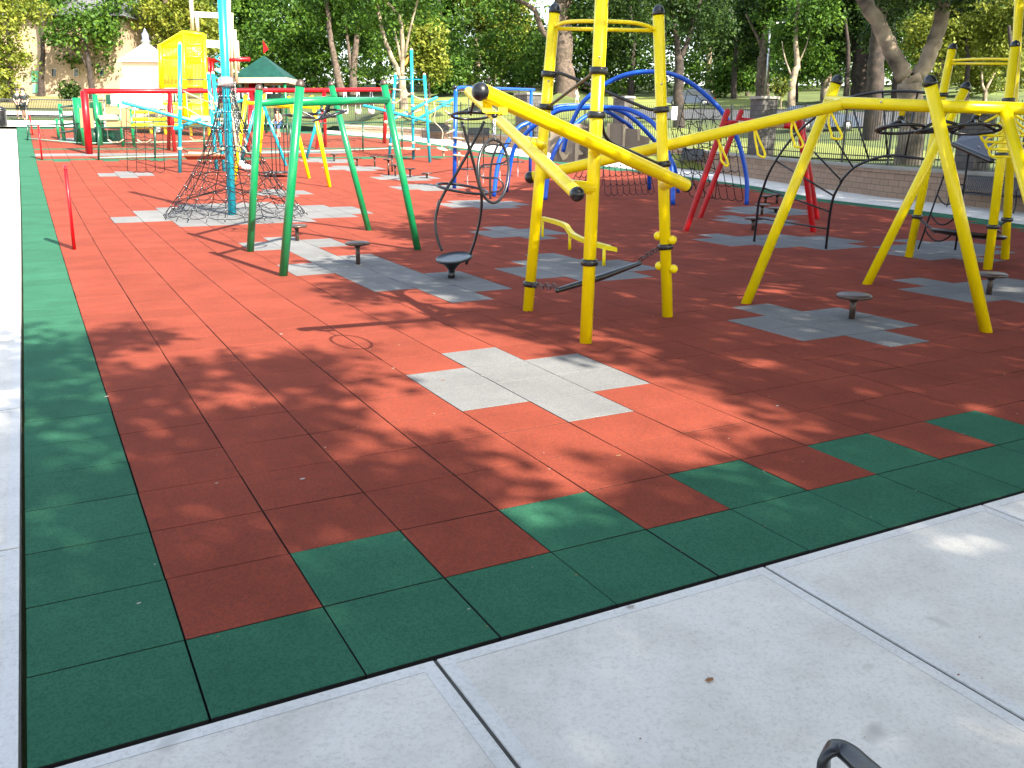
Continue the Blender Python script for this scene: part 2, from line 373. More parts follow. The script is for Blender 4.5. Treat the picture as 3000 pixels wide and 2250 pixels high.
for i in range(0, 68):
    for j in range(0, 100):
        cx, cyy = (i + .5) * S, (j + .5) * S
        ok, d = inside_play(cx, cyy)
        if not ok and d > S * .62: continue
        m = 0
        if i == 0 or j == 0 or (j == 1 and i % 2 == 0): m = 1
        elif d < S * 1.35: m = 1
        elif j in (62, 63) and (j == 63 or i % 3 == 2): m = 1
        elif j in (71,) : m = 1
        elif (i, j) in GRY: m = 2
        e = .0042; jx, jy = nr.normal(0, .0010, 2); tn = 1 + nr.normal(0, .035)
        dz = nr.normal(0, .0009, 4)
        xs = [i * S + e + jx, (i + 1) * S - e + jx]; ys = [j * S + e + jy, (j + 1) * S - e + jy]
        k = len(V); b = .003
        def zz(x, y, q): return G(x, y) + q
        c4 = [(xs[0], ys[0], 0), (xs[1], ys[0], 1), (xs[1], ys[1], 2), (xs[0], ys[1], 3)]
        sg = [(1, 1), (-1, 1), (-1, -1), (1, -1)]
        clip = (not ok) or d < S * .75
        for (x, y, q), (a, c_) in zip(c4, sg): V.append((x + a * b, y + c_ * b, zz(x, y, dz[q]) + (0 if not clip else -.0)))
        for (x, y, q), (a, c_) in zip(c4, sg): V.append((x, y, zz(x, y, dz[q]) - b * .8))
        for (x, y, q), (a, c_) in zip(c4, sg): V.append((x, y, zz(x, y, 0) - .05))
        F.append((k, k + 1, k + 2, k + 3))
        for a in range(4):
            F.append((k + 4 + a, k + 4 + (a + 1) % 4, k + (a + 1) % 4, k + a)); F.append((k + 8 + a, k + 8 + (a + 1) % 4, k + 4 + (a + 1) % 4, k + 4 + a))
        MI += [m] + [m, 3] * 4; TI += [tn] * 12
o = link('rubber_surface', V, F, [RUBR, RUBG, RUBY, mat('dirty_joint', (.02, .016, .014), .95, .1, 5)], None, False); struct(o)
o.data.polygons.foreach_set('material_index', MI)
a = o.data.attributes.new('tint', 'FLOAT', 'POINT'); a.data.foreach_set('value', TI)
# terrain under everything: one sheet to the horizon, sunk below the tiles and slabs
xs = np.concatenate([np.linspace(-260, -30, 24), np.arange(-26, 46, 1.6), np.linspace(50, 420, 60)])
ys = np.concatenate([np.linspace(-120, -14, 16), np.arange(-10, 90, 1.6), np.linspace(94, 420, 56)])
V = []; F = []
for y in ys:
    for x in xs:
        d, c, k, s = ndist(PO, x, y)
        V.append((x, y, G(x, y) - .09 if s > 0 else min(G(x, y), G(c[0], c[1])) - .09 - min(d * .5, .6)))
n = len(xs)
for j in range(len(ys) - 1):
    for i in range(n - 1): F.append((j * n + i, j * n + i + 1, (j + 1) * n + i + 1, (j + 1) * n + i))
struct(link('ground', V, F, GRASS))
LNS = []                                     # the bank and park beyond the wall, built outwards from the wall line
d0 = PO[1] - PO[0]; d0 = d0 / np.linalg.norm(d0); o0 = np.array([d0[1], -d0[0]])
for a_ in (-90, -60, -30): ca, sa = math.cos(Rd(a_)), math.sin(Rd(a_)); LNS.append((PO[0], np.array([o0[0] * ca - o0[1] * sa, o0[0] * sa + o0[1] * ca]), 0))
for i in range(NPO - 1):
    for j in range(5):
        k = i + j / 5; q = lerp(PO[i], PO[i + 1], j / 5)
        kk_ = [max(0, min(NPO - 1.001, k + z)) for z in (-1.2, -.6, 0, .6, 1.2)]; dv = sum([(PO[int(z) + 1] - PO[int(z)]) / np.linalg.norm(PO[int(z) + 1] - PO[int(z)]) for z in kk_]); dv = dv / np.linalg.norm(dv)
        LNS.append((q, np.array([dv[1], -dv[0]]), k))
OFF = [.05, .3, .6, 1, 1.6, 2.5, 4, 6, 8, 11, 15, 20, 26, 33, 42, 52, 64, 80, 95, 120, 170, 260, 420]
V = []; F = []
for q, nv_, k in LNS:
    for o_ in OFF:
        p_ = q + nv_ * o_; z = T(p_[0], p_[1]) if o_ > .2 else G(q[0], q[1]) + wall_h(k) - .08
        V.append((p_[0], p_[1], z + (0.02 * math.sin(p_[0] * 1.3) + .02 * math.sin(p_[1] * 1.7) if o_ > 1 else 0)))
n = len(OFF)
for i in range(len(LNS) - 1):
    for j in range(n - 1): F.append((i * n + j, i * n + j + 1, (i + 1) * n + j + 1, (i + 1) * n + j))
struct(link('park_grass', V, F, GRASS))

def sheet(name, poly_fn, m, lift):           # strips that follow the ground
    V, F = poly_fn(lift); return struct(link(name, V, F, m, None, False))
def band(P, Q, lift, fn=G, sub=4):
    V = []; F = []
    n = len(P)
    for i in range(n):
        for k in range(sub + 1):
            q = lerp(P[i], Q[i], k / sub); V.append((q[0], q[1], fn(q[0], q[1]) + lift))
    for i in range(n - 1):
        for k in range(sub):
            a = i * (sub + 1) + k; F.append((a, a + 1, a + sub + 2, a + sub + 1))
    return V, F
def dens(P, k=6):
    out = []
    for i in range(len(P) - 1):
        for j in range(k): out.append(lerp(P[i], P[i + 1], j / k))
    out.append(P[-1]); return out
P2 = dens(PI[:15]); Q2 = dens(PO[:15])
V, F = band(P2, Q2, .02); struct(link('far_path', V, F, CONC, None, False))
# kerb face of the far path so that it is a real step
V = []; F = []
for i, q in enumerate(P2): z = G(q[0], q[1]); V += [(q[0], q[1], z - .08), (q[0], q[1], z + .02)]
for i in range(len(P2) - 1): F.append((2 * i, 2 * i + 2, 2 * i + 3, 2 * i + 1))
struct(link('far_path_edge', V, F, CONCS, None, False))

V = []; F = []
for xa, xb, ya, yb2, nn in ((-9, 26, -9, -.037, 1), (-9, -.014, -.037, 54, 60)):
    for k in range(nn + 1):
        y = ya + (yb2 - ya) * k / nn; V += [(xa, y, G(xa, y) + .003), (xb, y, G(xb, y) + .003)]
        if k: q = len(V); F.append((q - 4, q - 3, q - 1, q - 2))
struct(link('joint_filler', V, F, mat('joint_filler', (.085, .08, .07), .95, .2, 6), None, False))
def slabs(name, x0, x1, y0, y1, jx, jy, lift=.012, trowel=.06, gap=.02, m=CONC, crop=None):
    mb = M(); me = M()
    xb = [x0] + [q for q in jx if x0 < q < x1] + [x1]; yb = [y0] + [q for q in jy if y0 < q < y1] + [y1]
    for i in range(len(xb) - 1):
        for j in range(len(yb) - 1):
            a, b_, c, d = xb[i] + gap / 2, xb[i + 1] - gap / 2, yb[j] + gap / 2, yb[j + 1] - gap / 2
            ny = max(1, int((d - c) / 1.5)); t = trowel
            def rect_(M_, xa, xb2, ya, yb2, z, nn):
                V = []; F = []
                for k in range(nn + 1):
                    y = ya + (yb2 - ya) * k / nn; g_ = G((xa + xb2) / 2, y)
                    V += [(xa, y, g_ + z), (xb2, y, g_ + z)]
                for k in range(nn): F.append((2 * k, 2 * k + 1, 2 * k + 3, 2 * k + 2))
                M_.add(V, F)
            rect_(mb, a + t, b_ - t, c + t, d - t, lift - .0012, ny)
            rect_(me, a, b_, c, c + t, lift, 1); rect_(me, a, b_, d - t, d, lift, 1)
            rect_(me, a, a + t, c + t, d - t, lift, ny); rect_(me, b_ - t, b_, c + t, d - t, lift, ny)
            # slab sides
            V = []; F = []
            lo = -.12
            for k in range(ny + 1):
                y = c + (d - c) * k / ny; g_ = G(a, y); V += [(a, y, g_ + lo), (a, y, g_ + lift), (b_, y, g_ + lo), (b_, y, g_ + lift)]
            for k in range(ny): F += [(4 * k, 4 * k + 1, 4 * k + 5, 4 * k + 4), (4 * k + 2, 4 * k + 6, 4 * k + 7, 4 * k + 3)]
            F += [(0, 2, 3, 1), (4 * ny, 4 * ny + 1, 4 * ny + 3, 4 * ny + 2)]
            me.add(V, F)
    o = link(name, mb.v, mb.f, m, None, False); struct(o)
    o = link(name + '_trowelled_edges', me.v, me.f, CONCS, None, False); struct(o)
J1 = gp('A', 935, 1425)[0]; J2 = gp('A', 1645, 1225)[0]; J3 = gp('A', 2110, 1090)[0]
slabs('near_pavement', -.012, 26.0, -9.0, -.035, [J1, J2, J3, J3 + 3.2, J3 + 6.4, J3 + 9.6], [-1.9 * 1.9, -6.5])
LJ = [gp('A', 25, q)[1] for q in (1190, 960, 735)]; st = (LJ[2] - LJ[0]) / 2
slabs('left_pavement', -9.0, -.012, -9.0, 54.0, [-3.0, -6.0], [LJ[0] + st * k for k in range(-6, 40)])

# ------------------------------------------------------------------ near yellow climbing tower
bA = gp('S3', 852, 1006); bB = gp('S3', 1268, 1238); bC = gp('S3', 1857, 1050)
tA = up(bA, 'S2', 898, 85); tB = up(bB, 'S2', 1292, -260); tC = up(bC, 'S2', 1739, 100)
t = Thing('climbing_tower', 'tall yellow three-post climbing tower standing on red tiles in the middle of the playground', 'climbing frame', lerp(lerp(bA, bB, .5), bC, .33))
POSTS = {}
for nm, a, b in (('A', bA, tA), ('B', bB, tB), ('C', bC, tC)):
    o = t.tube('post', [a - (b - a) * .02, b], PR, YEL, 24); POSTS[nm] = (a, b)
    ax = (b - a) / np.linalg.norm(b - a)
    t.part('post_cap', M().lathe(b, [(PR + .003, -.03), (PR + .003, 0), (PR * .93, .03), (PR * .7, .058), (PR * .35, .074), (.004, .079)], 20, ax), BLK, o)
    t.part('bolt', M().ball(lerp(a, b, .78) - HF * PR * .98, .012, 8, 6), STEEL, o)
def pt(n, f, x, y): return on(*POSTS[n], f, x, y)
def axis(n): return POSTS[n][1] - POSTS[n][0]
# hoop and bar at the top
hA = pt('A', 'S2', 880, 218); hC = pt('C', 'S2', 1740, 245); hm = lerp(hA, hC, .5) - HF * .42
t.tube('top_hoop', [hA, up(lerp(hA, hm, .5), 'S2', 1000, 178), up(hm, 'S2', 1250, 172), up(lerp(hC, hm, .5), 'S2', 1560, 188), hC], .021, YEL, 12, k=8)
t.tube('top_bar', [pt('A', 'S2', 890, 228), pt('C', 'S2', 1745, 247)], .021, YEL, 12)
# black crossing grip bars with their clamps
cl = {}
for k, (n, f, x, y) in dict(a1=('A', 'S2', 852, 598), a2=('A', 'S2', 825, 868), b1=('B', 'S2', 1267, 574), b2=('B', 'S2', 1250, 930), c1=('C', 'S2', 1768, 890), c2=('C', 'S2', 1785, 1330), a3=('A', 'S3', 872, 817), b3=('B', 'S3', 1300, 664), c3=('C', 'S3', 1843, 548)).items():
    cl[k] = pt(n, f, x, y); collar(t, cl[k], axis(n))
def off(a, b, r=PR + .02):
    d = np.array(b) - np.array(a); d[2] = 0; return np.array(a) + d / np.linalg.norm(d) * r
t.tube('grip_bar', [off(cl['a1'], cl['c1']), up(lerp(cl['a1'], cl['c1'], .1), 'S2', 950, 595), up(lerp(cl['a1'], cl['c1'], .35), 'S2', 1190, 692), up(lerp(cl['a1'], cl['c1'], .6), 'S2', 1400, 778), up(lerp(cl['a1'], cl['c1'], .85), 'S2', 1640, 878), off(cl['c1'], cl['a1'])], .019, BLK, 10, k=5)
t.tube('grip_bar', [off(cl['b1'], cl['a2']), up(lerp(cl['b1'], cl['a2'], .5), 'S2', 1060, 705), off(cl['a2'], cl['b1'])], .018, BRZ, 10, k=5)
t.tube('grip_bar', [off(cl['b2'], cl['c2']), up(lerp(cl['b2'], cl['c2'], .25), 'S2', 1330, 1130), up(lerp(cl['b2'], cl['c2'], .6), 'S2', 1560, 1245), off(cl['c2'], cl['b2'])], .018, BLK, 10, k=5)
# beam one: high, near end with a black ball and the hoop bracket
b1L = at('T1', 215, 500, 7.15); b1R = at('S2', 1960, 1500, 9.15)
beam1 = t.tube('sloping_beam', [b1L, b1R], PR, YEL, 24, 'round'); d1 = (b1R - b1L) / np.linalg.norm(b1R - b1L)
t.part('ball_end', M().ball(at('T1', 155, 490, 7.12), .073, 24, 14), BLK, beam1)
t.part('end_cap', M().lathe(b1R + d1 * PR * .2, [(PR + .004, -.01), (PR + .005, .012), (PR * .85, .04), (PR * .5, .06), (.003, .068)], 20, d1), BLK, beam1)
# joints to the posts
j = on(b1L, b1R, 'S2', 1225, 1210); q = pt('B', 'S2', 1235, 1230); t.tube('elbow_joint', [q, j], PR * .92, YEL, 20)
j = on(b1L, b1R, 'S2', 1880, 1440); q = pt('C', 'S2', 1790, 1500); t.tube('elbow_joint', [q, j], PR * .92, YEL, 20)
# beam two: paler, lower end with ball
b2L = at('S2', 205, 742, 12.0); b2R = at('S2', 1065, 1555, 8.45)
beam2 = t.tube('sloping_beam', [b2L, b2R], PR, YEL, 24, 'round')
t.part('ball_end', M().ball(at('S2', 1080, 1572, 8.40), .072, 24, 14), BLK, beam2)
j = on(b2L, b2R, 'S2', 1010, 1500); q = pt('B', 'S2', 1222, 1530); t.tube('elbow_joint', curve([q, lerp(q, j, .6) , j], 5), PR * .95, YEL, 20, 'round')
j = on(b2L, b2R, 'S2', 650, 1120); q = pt('A', 'S2', 800, 1170); t.tube('elbow_joint', curve([q, lerp(q, j, .6) , j], 5), PR * .95, YEL, 20, 'round')
# beam three: rises to the right from a black ball behind the left post
b3L = at('S2', 722, 1432, depth(pt('A', 'S2', 740, 1400)) + .17); b3R = at('S6', 320, 1110, 10.0)
beam3 = t.tube('overhead_beam', [b3L, b3R], PR, YEL, 24, 'round'); d3 = (b3R - b3L) / np.linalg.norm(b3R - b3L)
t.part('ball_end', M().ball(b3L - d3 * .03, .072, 20, 12), BLK, beam3)
t.part('end_cap', M().lathe(b3R, [(PR + .006, -.05), (PR + .007, .02), (PR * .85, .05), (PR * .5, .068), (.003, .075)], 20, d3), BLK, beam3)
for n in 'AC':
    q = pt(n, 'S2', *((735, 1390) if n == 'A' else (1780, 1170))); t.tube('elbow_joint', [q, on(b3L, b3R, 'S2', *((770, 1400) if n == 'A' else (1780, 1175)))], PR * .9, YEL, 16)
# triangular hand loops under beam three
for top, l, r, bl, br in (((750, 1370 + 100), (765, 1560), (775, 1570), (790, 1740), (845, 1795)), ((1155, 1372), (1152, 1500), (1200, 1520), (1185, 1670), (1245, 1700)), ((1560, 1278), (1542, 1430), (1610, 1430), (1580, 1580), (1655, 1590)), ((1965, 1188), (1945, 1330), (2030, 1340), (1985, 1490), (2075, 1500))):
    c = on(b3L, b3R, 'S4', *top); c = c - np.array([0, 0, PR * .8]); D = depth(c)
    f = 'S4'
    t.tube('hand_loop', curve([c, at(f, *l, D), at(f, bl[0] - 8, bl[1] - 40, D), at(f, *bl, D - .01), at(f, *br, D - .03), at(f, br[0] + 10, br[1] - 50, D - .03), at(f, *r, D - .02), c + np.array([.01, 0, .01])], 4), .0135, YEL, 8, parent=beam3)
# bracket, swivel, chain and the hanging hoop
Dk = 7.25
c0 = at('S1', 945, 470, Dk); c1 = at('S1', 1140, 480, Dk + .05)
ups = -UP
for (cx_, w) in ((945, 58), (1135, 52)):
    mb = M().slab([at('S1', cx_ - w, 400 if cx_ < 1000 else 470, Dk - .03), at('S1', cx_ + w, 395 if cx_ < 1000 else 480, Dk + .01), at('S1', cx_ + w, 560, Dk + .01), at('S1', cx_ - w, 530 if cx_ < 1000 else 560, Dk - .03)], FW * .012)
    t.part('hanger_bracket', mb, YEL, beam1, smooth=False)
t.part('hanger_bracket', M().box(at('S1', 1035, 553, Dk), RT * .062, FW * .03, UP * .006), YEL, beam1, smooth=False)
hp = Thing('hanging_hoop', 'black steel hoop hanging on a short chain from the front yellow beam', 'hanging hoop', at('S1', 1030, 600, Dk))
hp.part('swivel', M().ball(at('S1', 1030, 575, Dk), .026, 16, 10, (1, 1, .8)), BLK)
def chain(th, name, a, b, n, r=.0045, l=None, m=STEEL, parent=None, w=.45):
    a, b = np.array(a), np.array(b); L = np.linalg.norm(b - a); d = (b - a) / L; l = L / n
    u1 = np.cross(d, HF); u1 /= np.linalg.norm(u1); u2 = np.cross(d, u1); mb = M()
    for i in range(n):
        c = a + d * l * (i + .5); u = u1 if i % 2 == 0 else (u2 * .8 + u1 * .6)
        pts = [c + d * math.cos(q) * l * .62 + u * math.sin(q) * l * w * .62 for q in np.linspace(0, 2 * math.pi, 13)]
        mb.tube(pts, r, 6)
    return th.part(name, mb, m, parent)
chain(hp, 'chain', at('S1', 1030, 618, Dk), at('S1', 1030, 815, Dk), 4, .0045)
hp.part('shackle', M().tube([at('S1', 1030, 810, Dk), at('S1', 1030, 880, Dk)], .008, 8), BLK)
HA = RT; HB = UP * .97 + FW * .05
hp.tube('ring', [at('S1', 1018 + 186 * math.sin(q) * (1 + .04 * math.cos(q)), 1250 - 385 * math.cos(q), Dk + .12 * math.sin(q)) for q in np.linspace(0, 2 * math.pi, 41)], .0125, BLK, 10)
lb_ = gp('S1', 982, 1590); ll = Thing('loop_ladder', 'black post with winding S-shaped loops seen through the hanging hoop', 'climbing pole', lb_)
L1 = lambda x, y, o_=0: up(lb_, 'S1', x, y, o_)
ll.tube('post', [lb_, L1(978, 1400), L1(988, 1200), L1(1022, 1050), L1(1085, 905)], .034, BLK, 10, k=5)
ll.tube('loop', [L1(1230, 905), L1(1100, 925), L1(960, 935), L1(905, 985), L1(960, 1030), L1(1120, 1035), L1(1190, 1090), L1(1130, 1150), L1(980, 1168), L1(885, 1180), L1(850, 1245), L1(880, 1320), L1(1050, 1332), L1(1125, 1385), L1(1135, 1440), L1(1090, 1490), L1(990, 1505)], .026, BLK, 8, k=6)

# chained swinging log between the posts, climbing balls
t2 = Thing('swinging_log', 'black log hung on two chains between the feet of the near yellow tower', 'balance log', gp('S3', 1350, 830))
lL = at('S3', 1065, 862, 9.85); lR = at('S3', 1655, 667, 11.3)
t2.tube('log', [lL, lerp(lL, lR, .5) - np.array([0, 0, .015]), lR], [.030, .042, .030], BLK, 14, 'round')
chain(t2, 'chain', off(cl['a3'], lL, PR + .03), lL + np.array([0, 0, .04]), 7, .006, m=DCH)
chain(t2, 'chain', off(cl['c3'], lR, PR + .03), lR + np.array([0, 0, .04]), 8, .006, m=DCH)
for x, y, s in ((1790, 470, .04), (1892, 500, -.05), (1798, 686, .04), (1899, 708, -.05)):
    q = pt('C', 'S3', 1845, y); c = at('S3', x, y, depth(q) + s)
    b = t.ball('climbing_ball', c, .052, YEL); t.part('ball_stem', M().tube([q, c], .02, 10), YEL, b)

# low wavy balance beam
bb = Thing('balance_beam', 'low wavy yellow balance beam on short legs behind the near tower', 'balance beam', gp('S3', 1150, 572))
g0 = gp('S3', 957, 476); g1 = gp('S3', 1152, 570); g2 = gp('S3', 1398, 683)
tops = [up(g0, 'S3', 955, 330), up(lerp(g0, g1, .5), 'S3', 1040, 352), up(lerp(g0, g1, .85), 'S3', 1120, 380), up(g1, 'S3', 1152, 420), up(lerp(g1, g2, .12), 'S3', 1185, 452), up(lerp(g1, g2, .4), 'S3', 1260, 486), up(lerp(g1, g2, .8), 'S3', 1360, 518), up(g2, 'S3', 1430, 536), up(g2, 'S3', 1490, 553)]
cc = curve(tops, 6); mb = M(); V = []
for i, c in enumerate(cc):
    d = np.array(cc[min(i + 1, len(cc) - 1)]) - np.array(cc[max(i - 1, 0)]); d[2] = 0; d /= np.linalg.norm(d); w = np.array([-d[1], d[0], 0])
    V += [c + w * .045, c - w * .045, c - w * .045 - np.array([0, 0, .075]), c + w * .045 - np.array([0, 0, .075])]
Fc = [(3, 2, 1, 0), tuple(len(V) - 4 + i for i in range(4))]
for i in range(len(cc) - 1):
    for k in range(4): Fc.append((4 * i + k, 4 * i + (k + 1) % 4, 4 * i + 4 + (k + 1) % 4, 4 * i + 4 + k))
mb.add(V, Fc); bb.part('beam', mb, YEL, smooth=False)
for g_, tp in ((g0, tops[0]), (g1, tops[3]), (g2, tops[6])):
    tp = np.array([g_[0], g_[1], tp[2] - .05]); bb.tube('leg', [g_ - np.array([0, 0, .02]), tp], .028, YEL, 14)

# ------------------------------------------------------------------ standing spinner hung from beam two
sb = gp('S3', 300, 772)
sp_ = Thing('standing_spinner', 'black twisted rope-like tube spinner with a round footplate, left of the near yellow tower', 'spinner', sb)
ax = np.array([1, 0, 0.]); n_ = HF
def spn(f, x, y, o=0.0): return up(sb, f, x, y, o)
sp_.tube('post', [sb - np.array([0, 0, .03]), spn('S3', 302, 715)], .055, BLK, 18)
sp_.part('funnel', M().lathe(spn('S3', 303, 722), [(.045, 0), (.055, .03), (.12, .10), (.16, .13)], 24), BLK)
dc = spn('S3', 322, 620); dr = np.linalg.norm(spn('S3', 455, 628) - spn('S3', 186, 612)) / 2
tilt = Vector((RT[0] * -.10 - HF[0] * .16, RT[1] * -.10 - HF[1] * .16, 1)).normalized()
fp = sp_.part('footplate', M().lathe(dc - np.array([0, 0, .03]), [(dr * .55, -.035), (dr * .95, -.005), (dr, .015), (dr * .99, .03), (dr * .95, .034), (dr * .93, .022), (dr * .5, .018), (.01, .018)], 40, tilt), BLK)
tx = Vector(RT) - tilt * Vector(RT).dot(tilt); tx.normalize(); ty = tilt.cross(tx)
c1_ = [spn('S1', 640, 650), spn('S1', 735, 985), spn('S1', 800, 1230), spn('S1', 852, 1450), spn('S3', 514, 150), spn('S3', 518, 250), spn('S3', 500, 380), spn('S3', 465, 520), spn('S3', 432, 610), spn('S3', 404, 682)]
c2_ = [spn('S1', 905, 645), spn('S1', 730, 985), spn('S1', 560, 1290), spn('S1', 440, 1480), spn('S1', 350, 1655), spn('S3', 218, 215), spn('S3', 190, 330), spn('S3', 192, 430), spn('S3', 212, 510), spn('S3', 238, 570)]
for i, q in enumerate((c1_, c2_)):
    o_ = np.linspace(.12, -.12, len(q)) * (1 if i else -1)
    sp_.tube('twisted_tube', [p_ + HF * k for p_, k in zip(q, o_)], .021, BLK, 10, k=5)
for (f, x0, x1, y, h, nm) in (('S1', 510, 972, 575, 78, 'top_ring'), ('S1', 325, 950, 1462, 108, 'hand_ring')):
    c = spn(f, (x0 + x1) / 2, y); r = np.linalg.norm(spn(f, x1, y) - spn(f, x0, y)) / 2
    el = abs((c - CAM) @ np.array([0, 0, 1])) / np.linalg.norm(c - CAM)
    if nm == 'top_ring': e1, e2 = np.array([*RT[:2], 0.02]), HF * (.93) + np.array([0, 0, -.16])
    else: e1, e2 = np.array([*RT[:2], -.15]), HF * .9 + np.array([0, 0, .06])
    sp_.tube(nm, ringpts(c, r, e1 / np.linalg.norm(e1), e2 / np.linalg.norm(e2), 40), .019, BLK, 10)
hub = spn('S1', 742, 560)
for a_ in range(3):
    q = 2 * math.pi * a_ / 3 + .4; sp_.tube('spoke', [hub + np.array([0, 0, .02]), hub + .42 * (math.cos(q) * RT + math.sin(q) * HF)], .013, BLK, 8)
sp_.tube('hanger', [hub, on(b2L, b2R, 'S1', 745, 400)], .02, BLK, 10)

# ------------------------------------------------------------------ stepping pods
pods = []
def pod(f, bx, by, tx_, ty_, r=.205, m=None):
    b = gp(f, bx, by); tp = up(b, f, tx_, ty_); h = max(.12, tp[2] - b[2])
    pods.append((b, h, r))
for q in (('R5', 1105, 1035, 1105, 850), ('R5', 612, 845, 615, 712), ('T6', 715, 1230, 715, 1105), ('T6', 1087, 1310, 1095, 1170), ('T6', 1372, 1318, 1370, 1140), ('T6', 1597, 1450, 1595, 1187),
          ('T6', 1655, 1400, 1655, 1115), ('T6', 1705, 1470, 1690, 1277), ('T6', 1945, 1490, 1950, 1337), ('T7', 1110, 1505, 1105, 1412), ('K6', 690, 705, 710, 482), ('K6', 1900, 490, 1950, 297),
          ('S5', 1262, 1085, 1262, 1002), ('S5', 1222, 1215, 1225, 1095), ('S5', 1125, 1380, 1110, 1238), ('S5', 1385, 1095, 1390, 985), ('S5', 1372, 1190, 1380, 1132)): pod(*q)
pl = ['brown stepping pod in the sun, the nearest one between the front green legs', 'brown stepping pod between the two left green legs by the rope pyramid', 'small brown stepping pod by the chain-link fence, farthest left of the far pods',
      'brown stepping pod between the two right green legs, just left of the far one', 'tall thin brown stepping pod beyond the right green legs on a grey pad edge', 'tallest brown pod close behind the front right green leg', 'brown pod standing directly behind the tallest pod by the green leg',
      'brown stepping pod half hidden by the front right green leg', 'low brown pod just right of the front right green leg on a grey pad', 'lowest brown pod, right end of the far row, left of the blue frame',
      'black stepping pod on the large grey pad under the yellow beam on the right', 'black stepping pod between the yellow leg and the right yellow tower', 'black pod farthest back behind the red leaning legs', 'middle black pod of the dark cluster under the curved black ladder',
      'nearest black pod of the dark cluster beside the curved ladder foot', 'black pod at the back right of the dark cluster', 'black pod at the front right of the dark cluster, behind the yellow leg']
root = None
for (b, h, r), lb in zip(pods, pl):
    k = h
    t3 = Thing('stepping_pod', lb, 'stepping pod', b, 'round stepping pods on short posts')
    dk = 'black' in lb
    t3.tube('stem', [b - np.array([0, 0, .02]), b + np.array([0, 0, k - .02])], .036 if r > .15 else .03, BRZ, 14)
    t3.part('disc', M().lathe(b + np.array([0, 0, k - .05]), [(r * .2, -.05), (r * .3, -.012), (r * .92, -.002), (r, .012), (r * .99, .03), (r * .9, .044), (r * .5, .051), (.01, .053)], 32), BRZ)

# ------------------------------------------------------------------ green frame with steering-wheel hangers
gb = [gp('R5', 230, 932), gp('R5', 497, 1128), gp('R5', 1190, 760), gp('R5', 1587, 918)]
gt = [up(gb[0], 'R4', 402, 405), up(gb[1], 'R4', 845, 365), up(gb[2], 'R4', 1180, 362), up(gb[3], 'R4', 1750, 352)]
t = Thing('bar_climber', 'green four-legged frame with leaning legs and high crossbars on the left', 'play frame', lerp(gb[0], gb[3], .5))
for a, b in zip(gb, gt):
    o = t.tube('leg', [a - (b - a) * .015, b], PR, GRN, 24); ax_ = (b - a) / np.linalg.norm(b - a)
    t.part('post_cap', M().lathe(b, [(PR + .003, -.02), (PR + .003, 0), (PR * .93, .03), (PR * .7, .058), (.004, .079)], 18, ax_), BRZ, o)
e0 = on(gb[0], gt[0], 'R4', 395, 562); e2 = on(gb[2], gt[2], 'R4', 1215, 515); e1 = on(gb[1], gt[1], 'R4', 830, 552); e3 = on(gb[3], gt[3], 'R4', 1790, 532)
cb1 = t.tube('crossbar', [e0, e2], PR * .95, GRN, 24); cb2 = t.tube('crossbar', [e1, e3], PR * .95, GRN, 24)
m0 = lerp(e0, e2, .35); m1 = lerp(e1, e3, .42)
def wheel(th, top, c, r, mstub, tl=(0, 0, 1), nm='hanging_wheel', ph=.3):
    z = Vector(tl).normalized(); x_ = Vector(RT) - z * Vector(RT).dot(z); x_.normalize(); y_ = z.cross(x_); x_, y_, z = map(np.array, (x_, y_, z))
    o = th.part(nm, M().tube(ringpts(c, r, x_, y_, 36), .017, 10), BLK)
    mb = M()
    for k in range(3):
        q = ph + 2 * math.pi * k / 3; e = c + r * (math.cos(q) * x_ + math.sin(q) * y_)
        mb.tube(curve([c + z * .10, c + z * .06 + (e - c) * .45, e], 5), .017, 8)
    mb.lathe(c + z * .06, [(.03, 0), (.045, .02), (.04, .07), (.025, .09)], 14, z)
    th.part('wheel_spokes', mb, BLK, o); th.part('hanger_stub', M().tube([c + z * .12, top], .033, 12), mstub, o)
    return o
for a_, (x, y, yy), tl in ((m0, (840, 705, 560), (.1, 0, 1)), (m1, (1165, 700, 560), (-.30, .05, 1)), (lerp(e0, e2, .75), (1075, 690, 560), (.12, 0, 1))):
    c = at('R4', x, y, depth(a_)); tp = at('R4', x, yy, depth(a_)); wheel(t, tp, c, .28, DGR, tl)

# ------------------------------------------------------------------ far yellow and turquoise swing frames behind the green one
yb = [gp('R4', 130, 1450), gp('R4', 405, 1172), gp('R4', 1165, 1467), gp('R4', 943, 1375)]
yt = [up(yb[0], 'R4', 262, 470), up(yb[1], 'R4', 462, 462), up(yb[2], 'R4', 968, 478), up(yb[3], 'R4', 722, 485)]
t = Thing('bar_climber', 'yellow four-legged frame with hanging black rods behind the green frame', 'play frame', lerp(yb[0], yb[2], .5))
for a, b in zip(yb, yt):
    o = t.tube('leg', [a, b], PR, YEL, 18); t.ball('post_cap', b, PR * 1.02, BRZ, o)
c0 = on(yb[0], yt[0], 'R4', 255, 556); c1 = on(yb[2], yt[2], 'R4', 1000, 604); c2 = c1 + (c1 - c0) * .22
t.tube('crossbar', [c0, c2], PR * .9, YEL, 16); t.tube('crossbar', [on(yb[1], yt[1], 'R4', 450, 598), on(yb[3], yt[3], 'R4', 745, 600)], PR * .9, YEL, 16)
pb = gp('R4', 600, 1352)
for k, (x0, x1) in enumerate(((520, 548), (565, 590), (610, 630), (657, 680), (700, 722))):
    t.tube('hanging_rod', [up(pb, 'R4', x0, 612, .05 * k), up(pb, 'R4', x1, 1330, .05 * k)], .016, BLK, 8)
t.part('rod_platform', M().lathe(pb + np.array([0, 0, .12]), [(.5, 0), (.52, .02), (.5, .05), (.01, .055)], 28), BLK)
cb = [gp('R4', 695, 1240), gp('R4', 912, 1162)]
